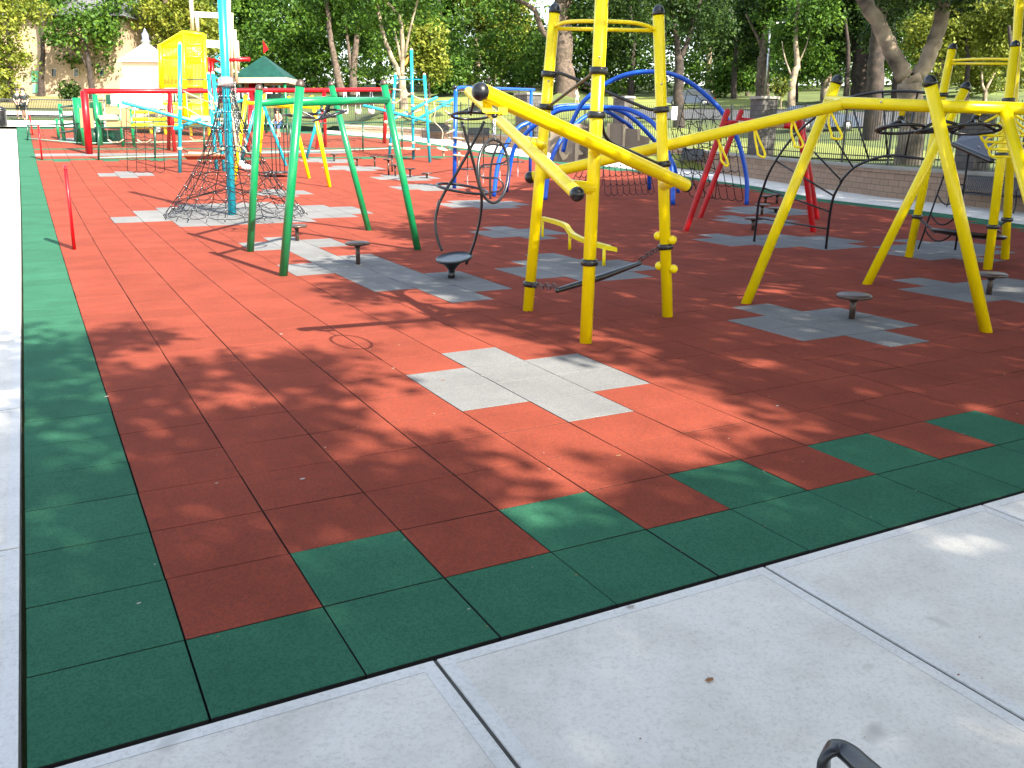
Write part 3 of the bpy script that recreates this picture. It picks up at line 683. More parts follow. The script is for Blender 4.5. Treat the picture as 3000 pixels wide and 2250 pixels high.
t = Thing('bar_climber', 'turquoise leaning frame seen behind the yellow legs of the rod frame', 'play frame', lerp(cb[0], cb[1], .5))
ct = [up(cb[0], 'R4', 440, 560), up(cb[1], 'R4', 1070, 600)]
for a, b in zip(cb, ct): t.tube('leg', [a, b], PR, CYA, 16)
q1 = gp('R4', 215, 1180); q2 = up(q1, 'R4', 350, 640)
t.tube('leg', [q1, q2], PR, CYA, 16); t.tube('crossbar', [ct[0], ct[1]], PR * .9, CYA, 14)
t.tube('arched_bar', [up(q1, 'R4', -40, 690), up(q1, 'R4', 100, 575), up(q1, 'R4', 200, 540), up(q1, 'R4', 300, 515)], PR * .9, CYA, 14, k=5)

# ------------------------------------------------------------------ rope pyramid around the turquoise mast
mbse = gp('R3', 1220, 1213); mtop = up(mbse, 'R2', 1078, -520)
t = Thing('rope_pyramid', 'black rope climbing pyramid flaring round a tall turquoise mast on a grey pad', 'climbing net', mbse)
t.tube('mast', [mbse, mtop], .098, CYA, 24)
hubp = on(mbse, mtop, 'R2', 1135, 890)
t.part('hub', M().lathe(hubp - np.array([0, 0, .12]), [(.11, 0), (.17, .03), (.18, .10), (.17, .2), (.11, .24)], 20), STEEL)
NA, rp = 12, []
ctr = gp('R3', 1262, 1228); Rb = abs((gp('R3', 2110, 1200) - gp('R3', 405, 1250)) @ RT) / 2
def prof(s_):                                # s: 0 ground .. 1 hub, concave like the real net
    h = (hubp[2] - ctr[2] - .03) * s_; r = .15 + (Rb - .15) * ((1 - s_) ** 1.7) ; return r, h
for a_ in range(NA):
    th_ = 2 * math.pi * (a_ + .35) / NA
    pts = []
    for s_ in np.linspace(0, 1, 16):
        r, h = prof(s_); bc = lerp(ctr, [mbse[0], mbse[1], ctr[2]], s_) + (hubp - np.array([mbse[0], mbse[1], hubp[2]])) * s_
        pts.append(bc + np.array([r * math.cos(th_), r * math.sin(th_), h + .02]))
    rp.append(pts); t.tube('main_rope', pts, .011, ROPE, 6)
mb = M(); kn = M()
def onr(a_, s_): 
    p_ = rp[a_ % NA]; x = s_ * 15; i = min(14, int(x)); return lerp(p_[i], p_[i + 1], x - i)
LV = [.02, .08, .15, .23, .32, .42, .53, .65, .78, .9]
for a_ in range(NA):
    for li, s_ in enumerate(LV):
        A_, B_ = onr(a_, s_), onr(a_ + 1, s_); mid = lerp(A_, B_, .5); sag = .05 + .10 * np.linalg.norm(A_ - B_)
        mid2 = mid - np.array([0, 0, sag if li % 2 else -sag * .2])
        mb.tube(curve([A_, lerp(A_, mid2, .5) - np.array([0, 0, sag * .25]), mid2, lerp(B_, mid2, .5) - np.array([0, 0, sag * .25]), B_], 2), .008, 5)
        kn.ball(A_, .015, 6, 4); kn.ball(mid2, .012, 6, 4)
        if li + 1 < len(LV):
            A2, B2 = onr(a_, LV[li + 1]), onr(a_ + 1, LV[li + 1])
            mb.tube([mid2, A2], .006, 5); (mb.tube([mid2, B2], .006, 5) if li % 2 else None)
    mb.tube([lerp(onr(a_, .02), onr(a_ + 1, .02), .5), lerp(onr(a_, 0), onr(a_ + 1, 0), .5) - np.array([0, 0, .02])], .009, 5)
nf = len(mb.f); mb.add(kn.v, kn.f); o = t.part('cross_ropes', mb, [ROPE, STEEL]); o.data.polygons.foreach_set('material_index', [0] * nf + [1] * (len(mb.f) - nf))
mb = M()                                     # inner net
for a_ in range(0, NA, 2):
    for s_ in (.12, .3, .45): mb.tube([onr(a_, s_), lerp(mbse, hubp, s_ * .9 + .1)], .009, 5)
    mb.tube([onr(a_, .3), onr(a_ + 4, .12)], .009, 5)
t.part('inner_ropes', mb, ROPE)
for i, k in enumerate((0, .09)): chain(t, 'chain', hubp + RT * (.12 + k) , hubp + RT * .2 - np.array([0, 0, 1.8 - k]), 26, .006, m=STEEL)

# ------------------------------------------------------------------ right-hand yellow overhead frame with hanging wheels
D0 = gp('P', 2186, 888); F0 = gp('P', 2540, 832); E0 = gp('P', 2889, 972)
D1 = up(D0, 'S6', 190, 880, -.15); F1 = up(F0, 'S6', 1580, 945, -.1); E1 = up(E0, 'S6', 1197, 890)
t = Thing('bar_climber', 'big yellow slanting-leg frame with a level crossbar at the right edge', 'play frame', E0)
for a, b in ((D0, D1), (F0, F1), (E0, E1)):
    o = t.tube('leg', [a - (b - a) * .01, b], PR, YEL, 24); ax_ = (b - a) / np.linalg.norm(b - a)
    t.part('post_cap', M().lathe(b, [(PR + .004, -.03), (PR + .004, 0), (PR * .93, .03), (PR * .7, .058), (PR * .35, .074), (.004, .079)], 20, ax_), BLK, o)
x0 = on(D0, D1, 'S6', 120, 1090); x1 = on(E0, E1, 'S6', 1255, 1145); x2 = x1 + (x1 - x0) * .95
x0v = at('S6', 300, 1112, 9.95)
x2 = at('S6', 2600, 1185, 9.35)
cbar = t.tube('crossbar', [x0, x0v, x1 + HF * .12, x2], PR, YEL, 24)
t.ball('bolt', x0v + .36 * (x1 - x0v) / np.linalg.norm(x1 - x0v) - HF * PR * .9 + np.array([0, 0, .02]), .012, STEEL, cbar)
G0 = gp('A', 2330, 800); g1_ = on(x1 + HF * .12, x2, 'S6', 2000, 1180)
t.tube('leg', [G0, g1_], PR, YEL, 20)
for (x, y, xx, yy, ph, tl, r) in ((880, 1395, 912, 1215, .3, (.10, .16, 1), .25), (1300, 1400, 1415, 1210, 1.3, (-.02, .14, 1), .24), (1680, 1395, 1742, 1215, 2.2, (.14, .16, 1), .25)):
    tp = on(x0v, x2, 'S6', xx, yy - 60); c = at('S6', x, y, depth(tp) + .02); wheel(t, tp, c, r, YEL, tl, ph=ph)

# ------------------------------------------------------------------ right-hand yellow tower
P0 = gp('P', 2662, 753); Q0 = gp('P', 2893, 789); R0 = gp('P', 2944, 759)
P1 = up(P0, 'S6', 1440, 520); Q1 = up(Q0, 'S6', 2118, 490); R1_ = up(R0, 'S6', 2200, -700)
t = Thing('climbing_tower', 'shaded yellow three-post tower at the far right with net, platform and dish seat', 'climbing frame', P0)
PQ = {'P': (P0, P1), 'Q': (Q0, Q1), 'R': (R0, R1_)}
for a, b in PQ.values():
    o = t.tube('post', [a, b], PR * 1.08, YEL, 20); ax_ = (b - a) / np.linalg.norm(b - a)
    t.part('post_cap', M().lathe(b, [(PR * 1.1 + .003, -.02), (PR * 1.1 + .003, 0), (PR, .03), (PR * .7, .058), (.004, .079)], 18, ax_), BLK, o)
def pq(n, f, x, y): return on(*PQ[n], f, x, y)
hA = pq('P', 'S6', 1420, 655); hC = pq('Q', 'S6', 2070, 650)
t.tube('top_hoop', [hA, lerp(hA, hC, .3) - HF * .25, lerp(hA, hC, .7) - HF * .25, hC], .021, YEL, 10, k=6); t.tube('top_bar', [hA - np.array([0, 0, .05]), hC - np.array([0, 0, .05])], .021, YEL, 10)
t.tube('top_bar', [hC, pq('R', 'S6', 2180, 655)], .021, YEL, 10)
for n, f, x, y in (('P', 'S6', 1340, 1025), ('P', 'S7', 1050, 865), ('P', 'S6', 1270, 1420), ('Q', 'S7', 1868, 975), ('R', 'S7', 2020, 895), ('Q', 'S6', 2040, 1085), ('Q', 'S7', 1950, 190)): collar(t, pq(n, f, x, y), r=PR * 1.08)
# sagging seat dish on chains
sc_ = at('S7', 1600, 1055, depth(P0) - .9)
dish = t.part('dish_seat', M().lathe(sc_ - np.array([0, 0, .05]), [(.25, -.01), (.56, .02), (.6, .06), (.58, .09), (.5, .07), (.01, .05)], 32, (.12, 0, 1)), BLK)
for n, f, x, y, s_ in (('P', 'S7', 1080, 870, -1), ('Q', 'S7', 1860, 985, 1), ('R', 'S7', 1990, 905, .7)):
    a_ = pq(n, f, x, y); e = sc_ + RT * .55 * s_ + np.array([0, 0, .03]); chain(t, 'chain', a_, e, 14, .009, m=BLK)
# chain ladder left of the dish
n0 = at('S7', 1355, 400, depth(P0) + .2); n1 = at('S7', 1070, 1212, depth(P0) - .3); m0_ = at('S7', 1612, 190, depth(Q0)); m1_ = at('S7', 1468, 1225, depth(Q0) + .2)
t.tube('net_rope', [n0, n1], .016, ROPE, 6); t.tube('net_rope', [m0_, lerp(m0_, m1_, .3) , m1_], .016, ROPE, 6)
for i, s_ in enumerate((.28, .54, .75)):
    a_ = lerp(n0, n1, s_); b_ = lerp(m0_, m1_, s_ * .85 + .12); pts = [lerp(a_, b_, k) - np.array([0, 0, .22 * 4 * k * (1 - k)]) for k in np.linspace(0, 1, 9)]
    t.tube('net_rung', pts, .013, ROPE, 6)
# navy triangular platform
Dq = depth(P0) - .7
fr_ = at('S7', 1455, 85, Dq - .2); fl_ = at('S7', 1860, 262, Dq - 1.1)
plat = t.part('platform', M().slab([fr_, fl_, at('T3', 1480, 1090, Dq + .5), at('T3', 900, 1085, Dq + .9)], (0, 0, .03)), NAVY, smooth=False)
t.tube('platform_edge', [fr_, fl_], .045, BLK, 14, 'round', parent=plat)
for (x, y, xx, yy) in ((1225, 1310, 1265, 1350), (1165, 1410, 1230, 1385), (1335, 1420, 1410, 1515), (1425, 1330, 1500, 1310)):
    Dd = Dq - .45; t.tube('platform_slot', [at('T3', x, y, Dd), at('T3', xx, yy, Dd)], .007, STEEL, 6, parent=plat)
# yellow basket rails
bk = Thing('basket_rails', 'yellow bent-tube basket rails at the right edge beside the shaded tower', 'climbing rails', at('T3', 1500, 1400, 11.5))
Db = 11.4
for (pts) in ([(1240, 1065), (1500, 1082), (1900, 1085), (2300, 1088), (2700, 1092)], [(1285, 1090), (1300, 1150), (1360, 1215), (1550, 1225), (2212, 1258), (2700, 1262)], [(1370, 1230), (1385, 1290), (1450, 1370), (1700, 1385), (2212, 1408), (2700, 1415)], [(1455, 1370), (1465, 1460), (1530, 1535), (1800, 1545), (2212, 1550), (2700, 1552)]):
    bk.tube('rail', [at('T3', *q, Db) for q in pts], .017, YEL, 8, k=5)
for (pts) in ([(1340, 815), (1730, 600), (1760, 590)], [(1480, 925), (1800, 760)], [(1660, 1040), (1870, 935)], [(1370, 1210), (1430, 1140), (1570, 1095)], [(1480, 1350), (1700, 1200), (1870, 1110)], [(1940, 590), (2212, 770)], [(2000, 740), (2212, 930)], [(2050, 900), (2212, 1060)]):
    bk.tube('rail', [at('T3', *q, Db + .5) for q in pts], .017, YEL, 8)

# ------------------------------------------------------------------ black curved ladder
a0 = gp('P', 2209, 707); c0_ = gp('P', 2419, 729)
t = Thing('curved_ladder', 'black arched climbing ladder curving up from the grey pad to the right tower', 'climbing ladder', lerp(a0, c0_, .5))
A1 = [('S5', 1140, 1500), ('S5', 1165, 1300), ('S5', 1190, 1080), ('S5', 1232, 950), ('S5', 1292, 780), ('S5', 1392, 600), ('S5', 1530, 410), ('S5', 1690, 250), ('S5', 1830, 140), ('S6', 180, 1110), ('S6', 400, 1035), ('S6', 600, 1000), ('S6', 800, 986), ('S6', 1000, 987), ('S6', 1150, 1003), ('S6', 1330, 1025)]
A2 = [('S5', 1915, 1580), ('S5', 1935, 1400), ('S5', 1960, 1200), ('S5', 2002, 1010), ('S5', 2092, 840), ('S7', 235, 480), ('S7', 370, 340), ('S7', 540, 257), ('S7', 700, 212), ('S7', 850, 205), ('S7', 1000, 225), ('S7', 1135, 243)]
dP = (P0 - CAM) @ HF
k1 = [up(a0, *q, ((P0 - a0) @ HF) * i / (len(A1) - 1)) for i, q in enumerate(A1)]
k2 = [up(c0_, *q, ((P0 - c0_) @ HF - .1) * i / (len(A2) - 1)) for i, q in enumerate(A2)]
t.tube('side_rail', k1, .024, BLK, 10, k=5); t.tube('side_rail', k2, .024, BLK, 10, k=5)
def near(pts, f, x, y):
    cc = curve(pts, 12); u, v = px(f, x, y); best = None
    for q in cc:
        d = q - CAM; c = d @ FW; e = (1500 + FPX * (d @ RT) / c - u) ** 2 + (1125 - FPX * (d @ UP) / c - v) ** 2
        if best is None or e < best[0]: best = (e, q)
    return best[1]
for f1, x_, y_, f2, xx, yy in (('S5', 1170, 1250, 'S5', 1930, 1375), ('S5', 1240, 925, 'S5', 1958, 1190), ('S5', 1385, 630, 'S5', 2000, 1012), ('S5', 1590, 345, 'S5', 2088, 850), ('S5', 1850, 150, 'S5', 2210, 715), ('S6', 335, 1050, 'S7', 545, 250), ('S6', 690, 995, 'S7', 735, 212), ('S6', 1065, 995, 'S7', 930, 212)):
    t.tube('rung', [near(k1, f1, x_, y_), near(k2, f2, xx, yy)], .017, BLK, 8)

# ------------------------------------------------------------------ red leaning frame
rb = [gp('S5', 400, 1390), gp('S5', 555, 1245), gp('S5', 1780, 1400), gp('S5', 1822, 1262)]
rt = [up(rb[0], 'S5', 852, 100), up(rb[1], 'S5', 1000, 102), up(rb[2], 'S5', 1622, 150), up(rb[3], 'S5', 1655, 220)]
t = Thing('bar_climber', 'red four-legged frame with a red and white crossbar behind the rising yellow beam', 'play frame', lerp(rb[0], rb[3], .5))
for a, b in zip(rb, rt): t.tube('leg', [a, b], PR, RED, 20, 'round')
i0 = on(rb[0], rt[0], 'S5', 815, 222); i1 = on(rb[2], rt[2], 'S5', 1630, 262); j0 = on(rb[1], rt[1], 'S5', 985, 190); j1 = on(rb[3], rt[3], 'S5', 1660, 245)
t.tube('crossbar', [i0, lerp(i0, i1, .18)], PR * .95, RED, 18); t.tube('crossbar', [lerp(i0, i1, .18), lerp(i0, i1, .78)], PR * .9, CREAM, 18); t.tube('crossbar', [lerp(i0, i1, .78), i1], PR * .95, RED, 18)
t.tube('crossbar', [j0, j1], PR * .9, RED, 18)

# ------------------------------------------------------------------ blue hanging-disc frame
u0 = gp('P', 1331, 552); u1_ = gp('P', 1553, 511)
v0 = up(u0, 'S1', 560, 232); v1 = up(u1_, 'S1', 1478, 262)
t = Thing('bar_climber', 'blue goal-shaped frame with hanging black foot discs behind the black spinner', 'play frame', lerp(u0, u1_, .5))
t.tube('post', [u0, v0 - np.array([0, 0, .12])], PR * 1.02, BLU, 20); t.tube('post', [u1_, v1], PR, BLU, 20)
ve = v1 + (v1 - v0) / np.linalg.norm(v1 - v0) * .35
t.tube('crossbar', [v0 - np.array([0, 0, .25]), v0 - np.array([0, 0, .05]), v0 + (v1 - v0) * .05, lerp(v0, v1, .3), v1, ve], PR * .9, BLU, 18, 'round')
t.ball('post_cap', v0 - RT * .02, PR * 1.15, BLK); t.ball('post_cap', ve, PR * 1.05, BLK)
for f, x, y in (('S1', 680, 1215), ('S1', 855, 1208), ('S1', 1055, 1205), ('S1', 1288, 1202)):
    fr = (px(f, x, y)[0] - 1331) / (1553 - 1331); tp = lerp(v0, v1, fr); gr = lerp(u0, u1_, fr); c = gr + np.array([0, 0, .55])
    dd = t.part('foot_disc', M().lathe(c, [(.26, 0), (.28, .02), (.26, .04), (.01, .045)], 24), BLK)
    t.tube('hanging_rod', [c, tp], .016, BLK, 8, parent=dd); chain(t, 'chain', gr, c, 8, .007, m=STEEL, parent=dd)
t.tube('cream_spiral', [u0 + np.array([0, 0, 1.15 + 1.35 * k]) + .11 * (math.cos(22 * k) * RT * 1.3 + math.sin(22 * k) * HF) - RT * .12 for k in np.linspace(0, 1, 90)], .03, CREAM, 6)
for (x, y) in ((1632, 872), (1640, 1020), (1648, 1150)):
    c = up(u0, 'T7', x - 20, y); t.part('cream_step', M().lathe(c, [(.2, 0), (.22, .02), (.2, .05), (.01, .05)], 18, (.1, 0, 1)), CREAM)
t.tube('step_post', [up(u0, 'T7', 1610, 1320, .0), up(u0, 'T7', 1640, 1140), up(u0, 'T7', 1612, 1040)], .04, CREAM, 8)

# ------------------------------------------------------------------ blue arched net dome
ft = dict(l1=gp('S2', 405, 1592), l2=gp('S2', 505, 1555), l3=gp('S2', 822, 1620), r0=gp('P', 2187, 600), r1=gp('S2', 1898, 1562), r2=gp('S2', 1857, 1660), r3=gp('T2', 905, 1355))
t = Thing('arched_dome', 'blue arched-tube dome with black nets and tan panels behind the near tower', 'climbing dome', lerp(ft['l3'], ft['r1'], .5))
def arch(a, b, pts, r=PR * 1.05):
    n = len(pts); res = []
    for i, q in enumerate(pts): res.append(up(a, *q, ((b - a) @ HF) * (i / (n - 1))))
    res[0] = a; t.tube('arch', res, r, BLU, 14, k=6); return res
ar1 = arch(ft['l1'], ft['r1'], [('S2', 405, 1592), ('S2', 440, 1330), ('S2', 505, 1175), ('S2', 600, 1040), ('S2', 700, 985), ('S2', 885, 882), ('S2', 1000, 857), ('S2', 1200, 860), ('S2', 1310, 872), ('S2', 1440, 902), ('S2', 1560, 985), ('S2', 1700, 1130), ('S2', 1840, 1290), ('S2', 1885, 1430), ('S2', 1898, 1562)])
ar2 = arch(ft['l2'], ft['r2'], [('S2', 505, 1555), ('S2', 560, 1230), ('S2', 640, 1110), ('S2', 745, 1010), ('S2', 900, 912), ('S2', 1000, 884), ('S2', 1190, 872), ('S2', 1400, 874), ('S2', 1500, 890), ('S2', 1620, 945), ('S2', 1715, 1020), ('S2', 1800, 1180), ('S2', 1850, 1400), ('S2', 1857, 1660)])
ar3 = arch(ft['l3'], ft['r3'], [('S2', 822, 1620), ('S2', 840, 1450), ('S2', 875, 1285), ('S2', 960, 1120), ('S2', 1060, 1010), ('S2', 1190, 922), ('S2', 1310, 900), ('S2', 1440, 975), ('S2', 1520, 1035), ('S2', 1590, 1180), ('S2', 1655, 1350), ('S2', 1668, 1530)])
m_ = lerp(ft['l3'], ft['r0'], .25)
ar0 = [up(m_, *q, ((ft['r0'] - m_) @ HF) * k) for q, k in zip([('S2', 965, 1230), ('S2', 1010, 1060), ('S2', 1110, 855), ('S2', 1205, 758), ('S2', 1330, 668), ('S2', 1500, 600), ('S2', 1700, 580), ('S2', 1850, 602), ('S2', 2000, 672), ('S2', 2150, 795), ('S5', 800, 110), ('S5', 940, 350), ('S5', 1020, 600), ('S5', 1062, 850), ('S5', 1060, 1105)], np.linspace(0, 1, 15))]
t.tube('arch', ar0, PR, BLU, 14, k=6)
def netbetween(P_, Q_, nu, nv, sag=.25, r=.012):
    mb = M(); g_ = [[lerp(lerp(P_[0], P_[1], i / nu), lerp(Q_[0], Q_[1], i / nu), j / nv) for j in range(nv + 1)] for i in range(nu + 1)]
    for i in range(nu + 1):
        mb.tube(g_[i], r, 5)
        for j in range(nv + 1):
            if i < nu:
                a_, b_ = g_[i][j], g_[i + 1][j]; L = np.linalg.norm(a_ - b_); mb.tube([a_, lerp(a_, b_, .3) - np.array([0, 0, L * sag * .84]), lerp(a_, b_, .5) - np.array([0, 0, L * sag]), lerp(a_, b_, .7) - np.array([0, 0, L * sag * .84]), b_], r * .9, 5)
    return mb
# large net sheet from the big arch to the ground on the right
def A0(f, x, y, o_=0): return up(ft['r0'], f, x, y, o_)
t.part('net', netbetween((A0('T2', 1180, 560, .6), A0('T2', 1950, 330, .3)), (A0('T2', 1420, 1420, 0), A0('T2', 2110, 1480, 0)), 7, 6), ROPE)
t.part('net', netbetween((A0('T2', 1390, 60, .8), A0('T2', 1860, 330, .5)), (A0('T2', 1150, 1050, .2), A0('T2', 1750, 1460, 0)), 4, 6, .2), ROPE)
lo = up(ft['l3'], 'T2', 300, 1050, 1.0); lr = up(ft['l3'], 'T2', 880, 1000, 1.5)
t.part('net', netbetween((lo, lr), (up(ft['l3'], 'T2', 320, 1400, .2), up(ft['l3'], 'T2', 960, 1380, 1.0)), 8, 3, .35), ROPE)
t.part('net', netbetween((up(ft['l3'], 'T2', 0, 1050, 1.0), up(ft['l3'], 'T2', 300, 1060, 1.0)), (up(ft['l3'], 'T2', -120, 1280, .2), up(ft['l3'], 'T2', 290, 1290, .4)), 5, 2, .4), ROPE)
# tan panels
def panel(pts, m=TAN, off_=1.2, th=.05):
    return t.part('panel', M().slab([up(ft['l3'], *q, off_) for q in pts], HF * th), m, smooth=False)
panel([('T1', 1440, 1010), ('T1', 1925, 1010), ('T1', 1925, 1600), ('T1', 1640, 1640), ('T1', 1330, 1620), ('T1', 1270, 1450), ('T1', 1290, 1120)])
panel([('T2', 0, 495), ('T2', 140, 500), ('T2', 130, 980), ('T2', 0, 960)])
panel([('T2', 355, 490), ('T2', 585, 500), ('T2', 560, 860), ('T2', 345, 800)], TAN, 1.5)
panel([('T2', 590, 560), ('T2', 778, 570), ('T2', 770, 860), ('T2', 570, 830)], TAN, 1.7)
panel([('T2', 770, 640), ('T2', 900, 680), ('T2', 880, 900), ('T2', 760, 860)], TAN, 1.9)
for q in ([('T2', 352, 488), ('T2', 388, 492), ('T2', 380, 720), ('T2', 345, 700)], [('T2', 560, 505), ('T2', 590, 510), ('T2', 575, 850), ('T2', 540, 840)], [('T2', 745, 570), ('T2', 780, 575), ('T2', 770, 720), ('T2', 742, 710)]): panel(q, CREAM, 1.42, .06)
for q in ([('T1', 1440, 1190), ('T1', 1475, 1200), ('T1', 1485, 1450), ('T1', 1530, 1520), ('T1', 1600, 1470), ('T1', 1560, 1560), ('T1', 1490, 1610), ('T1', 1430, 1500)], [('T1', 1690, 1300), ('T1', 1735, 1310), ('T1', 1745, 1420), ('T1', 1825, 1500), ('T1', 1740, 1520), ('T1', 1725, 1625), ('T1', 1680, 1620)]): panel(q, CREAM, 1.1, .06)

# ------------------------------------------------------------------ red edge-on sign post and its two far sisters
def redpost(f, bx, by, tx_, ty_, lb, r=.03, w=.26, ph=.62):
    b = gp(f, bx, by); tp = up(b, f, tx_, ty_); d = (b - CAM); d[2] = 0; d /= np.linalg.norm(d)
    t = Thing('sign_post', lb, 'sign post', b, 'red two-legged sign posts by the green edge strip')
    lean = tp - b
    for s_ in (0, w): t.tube('leg', [b + d * s_, b + d * s_ + lean], r, RED, 10)
    mb = M(); n_ = np.cross(d, (0, 0, 1)); p0 = b + lean * ph
    mb.slab([p0, p0 + d * w, b + d * w + lean * 1.01, b + lean * 1.01], n_ * .02); t.part('sign_panel', mb, RED, smooth=False)
    t.part('top_rounding', M().tube([b + lean * 1.0 + d * (w * k) + np.array([0, 0, .05 * math.sin(math.pi * k)]) for k in np.linspace(0, 1, 8)], .03, 8), RED)
redpost('P', 218, 731, 192, 497, 'red sign post seen edge-on, nearest of three beside the green edge strip')
redpost('P', 123.5, 468.5, 112, 370, 'middle red sign post standing left of the tall red swing leg', .035)
redpost('P', 96, 396, 87, 342, 'farthest red sign post near the left end of the playground', .035)

# ------------------------------------------------------------------ turquoise post group behind the rope pyramid
t = Thing('turquoise_posts', 'turquoise post-and-beam climber with cream clamps behind the left side of the rope pyramid', 'climbing frame', gp('P', 527, 506))
w0 = gp('P', 527, 506); w1 = up(w0, 'P', 527, 128); w2 = gp('R3', 1050, 722); w3 = up(w2, 'R2', 958, 795); w4 = gp('R3', 1132, 745); w5 = up(w4, 'R2', 1008, 790)
for a, b in ((w0, w1), (w2, w3), (w4, w5)):
    o = t.tube('post', [a, b], PR * 1.05, CYA, 18); t.ball('post_cap', b, PR * 1.08, CREAM, o)
e0 = up(w0, 'R2', 40, 1108, -.6); e1 = up(w4, 'R2', 1085, 1382, -.5)
t.tube('sloping_beam', [e0, e1], PR, CYA, 18, 'round'); t.ball('beam_end', e1, PR * 1.1, BRZ)
t.tube('sloping_beam', [up(w0, 'R2', 600, 1390, .1), up(w0, 'R2', 870, 1290, .8)], PR * .95, CYA, 14, 'round'); t.tube('elbow_joint', [up(w0, 'R2', 605, 1390), up(w0, 'R2', 665, 1385)], PR * 1.2, CYA, 14, 'round')
t.tube('sloping_beam', [up(w4, 'R2', 1010, 1225), up(w4, 'R2', 1150, 1175, .3)], PR * .95, CYA, 14, 'round')
t.tube('top_bar', [up(w0, 'R2', 680, 860), up(w2, 'R2', 965, 858)], .018, DGR, 8)
for f, x, y, b_, tp in (('R2', 662, 1170, w0, w1), ('R3', 660, 497, w0, w1), ('R2', 985, 1105, w2, w3), ('R2', 995, 1170, w2, w3), ('R2', 1040, 1120, w4, w5), ('R2', 1070, 1290, w4, w5), ('R3', 1125, 500, w4, w5)): collar(t, on(b_, tp, f, x, y), m=CREAM, h=.05)
t.tube('cream_rope', [up(w0, 'R2', 690, 985), up(w0, 'R2', 860, 1060), up(w2, 'R2', 980, 1110)], .022, CREAM, 8, k=4)
t.tube('cream_rope', [up(w4, 'R2', 960, 990), up(w4, 'R2', 1035, 1100)], .025, CREAM, 8)
t.tube('cream_rope', [up(w0, 'R2', 690, 1150), up(w0, 'R2', 980, 1320)], .02, CREAM, 8)
t.tube('hanging_log', [up(w0, 'R3', 755, 550), up(w0, 'R3', 1065, 556)], .055, CREAM, 12, 'round'); t.tube('log_rope', [up(w0, 'R3', 680, 505), up(w0, 'R3', 760, 548)], .016, ROPE, 6)
t.part('log_tread', M().box(up(w0, 'R3', 930, 590), RT * .75, HF * .18 + np.array([0, 0, -.07]), (0, 0, .03)), mat('rust_red_board', (.30, .10, .05), .6), smooth=False)
nl0 = up(w0, 'R3', 60, 60, -.6); nl1 = up(w0, 'R3', 440, 190, -.4)
t.part('rope_net', netbetween((up(w0, 'T5', 1215, 640, -.6), up(w0, 'T5', 1790, 800, -.5)), (up(w0, 'T5', 1235, 1660, -.5), up(w0, 'T5', 1840, 1655, -.3)), 4, 5, .22, .011), ROPE)
for (x, y) in ((1300, 330), (1370, 370)): t.part('white_step', M().ball(up(w4, 'R3', x, y + 330, .8), .16, 14, 8, (1.2, 1, .8)), WHT)
t.tube('pole_hook', [up(w4, 'R2', 1200, 1130, 1.0), up(w4, 'R2', 1240, 1400, 1.0), up(w4, 'R3', 1290, 800, 1.0)], .045, CREAM, 8)
for y in (1480, 1580): t.tube('pole_hook', [up(w4, 'R2', 1150, y, 1), up(w4, 'R2', 1300, y - 5, 1), up(w4, 'R2', 1360, y + 40, 1), up(w4, 'R2', 1370, y + 80, 1)], .03, CREAM, 8, k=5)

# ------------------------------------------------------------------ second turquoise climber, centre
t = Thing('turquoise_climber', 'turquoise posts with cream crossing ropes and round swing seats, centre back', 'climbing frame', gp('R4', 2070, 1168))
z0 = gp('R4', 1808, 1150); z1 = up(z0, 'R6', 402, 800); z2 = gp('R4', 2070, 1168); z3 = up(z2, 'R6', 572, 535); z4 = gp('T7', 1158, 1248); z5 = up(z4, 'R6', 712, 805)
for a, b in ((z0, z1), (z2, z3), (z4, z5)):
    o = t.tube('post', [a, b], PR * 1.05, CYA, 18); t.ball('post_cap', b, PR * 1.1, CREAM, o)
t.tube('top_bar', [on(z0, z1, 'R6', 400, 857), on(z4, z5, 'R6', 715, 860)], .025, CYA, 10)
for pts, o_ in (([('R6', 60, 1140), ('R6', 770, 1312)], (-.5, -.3)), ([('R6', 390, 1278), ('R6', 520, 1212)], (0, .3)), ([('R6', 580, 1182), ('R6', 845, 1052)], (-.2, .2)), ([('R6', 770, 1218), ('R6', 1020, 1075)], (.3, 1.2)), ([('R6', 620, 1300), ('R6', 770, 1215)], (.3, .3))):
    t.tube('sloping_beam', [up(z2, *pts[0], o_[0]), up(z2, *pts[1], o_[1])], PR, CYA, 16, 'round')
q_ = lambda f, x, y, o_=0: up(z2, f, x, y, o_)
t.tube('cream_rope', [q_('T7', 590, 70), q_('T7', 700, 80), q_('T7', 850, 155), q_('T7', 1040, 235), q_('T7', 1090, 240)], .028, CREAM, 10, k=4)
t.tube('cream_rope', [q_('T7', 560, 282), q_('T7', 610, 282), q_('T7', 760, 180), q_('T7', 870, 130)], .028, CREAM, 10, k=4)
for f, x, y, a, b in (('R6', 402, 965, z0, z1), ('R6', 385, 1110, z0, z1), ('R6', 575, 1010, z2, z3), ('R6', 578, 1140, z2, z3), ('R6', 720, 1080, z4, z5), ('R6', 722, 1135, z4, z5), ('T7', 890, 930, z2, z3), ('T7', 1145, 962, z4, z5), ('T7', 510, 960, z0, z1)): collar(t, on(a, b, f, x, y), m=CREAM, h=.05)
t.tube('cream_board', [q_('R6', 440, 1270), q_('R6', 540, 1230), q_('R6', 665, 1190)], .06, CREAM, 10, 'round')
t.part('round_seat', M().lathe(q_('T7', 845, 1050, -.2), [(.42, 0), (.46, .03), (.44, .07), (.01, .07)], 24), CREAM)
sd = t.part('round_seat', M().lathe(q_('T7', 1358, 1040, .2), [(.26, 0), (.28, .02), (.27, .05), (.01, .05)], 24, (.1, -.25, 1)), CREAM)
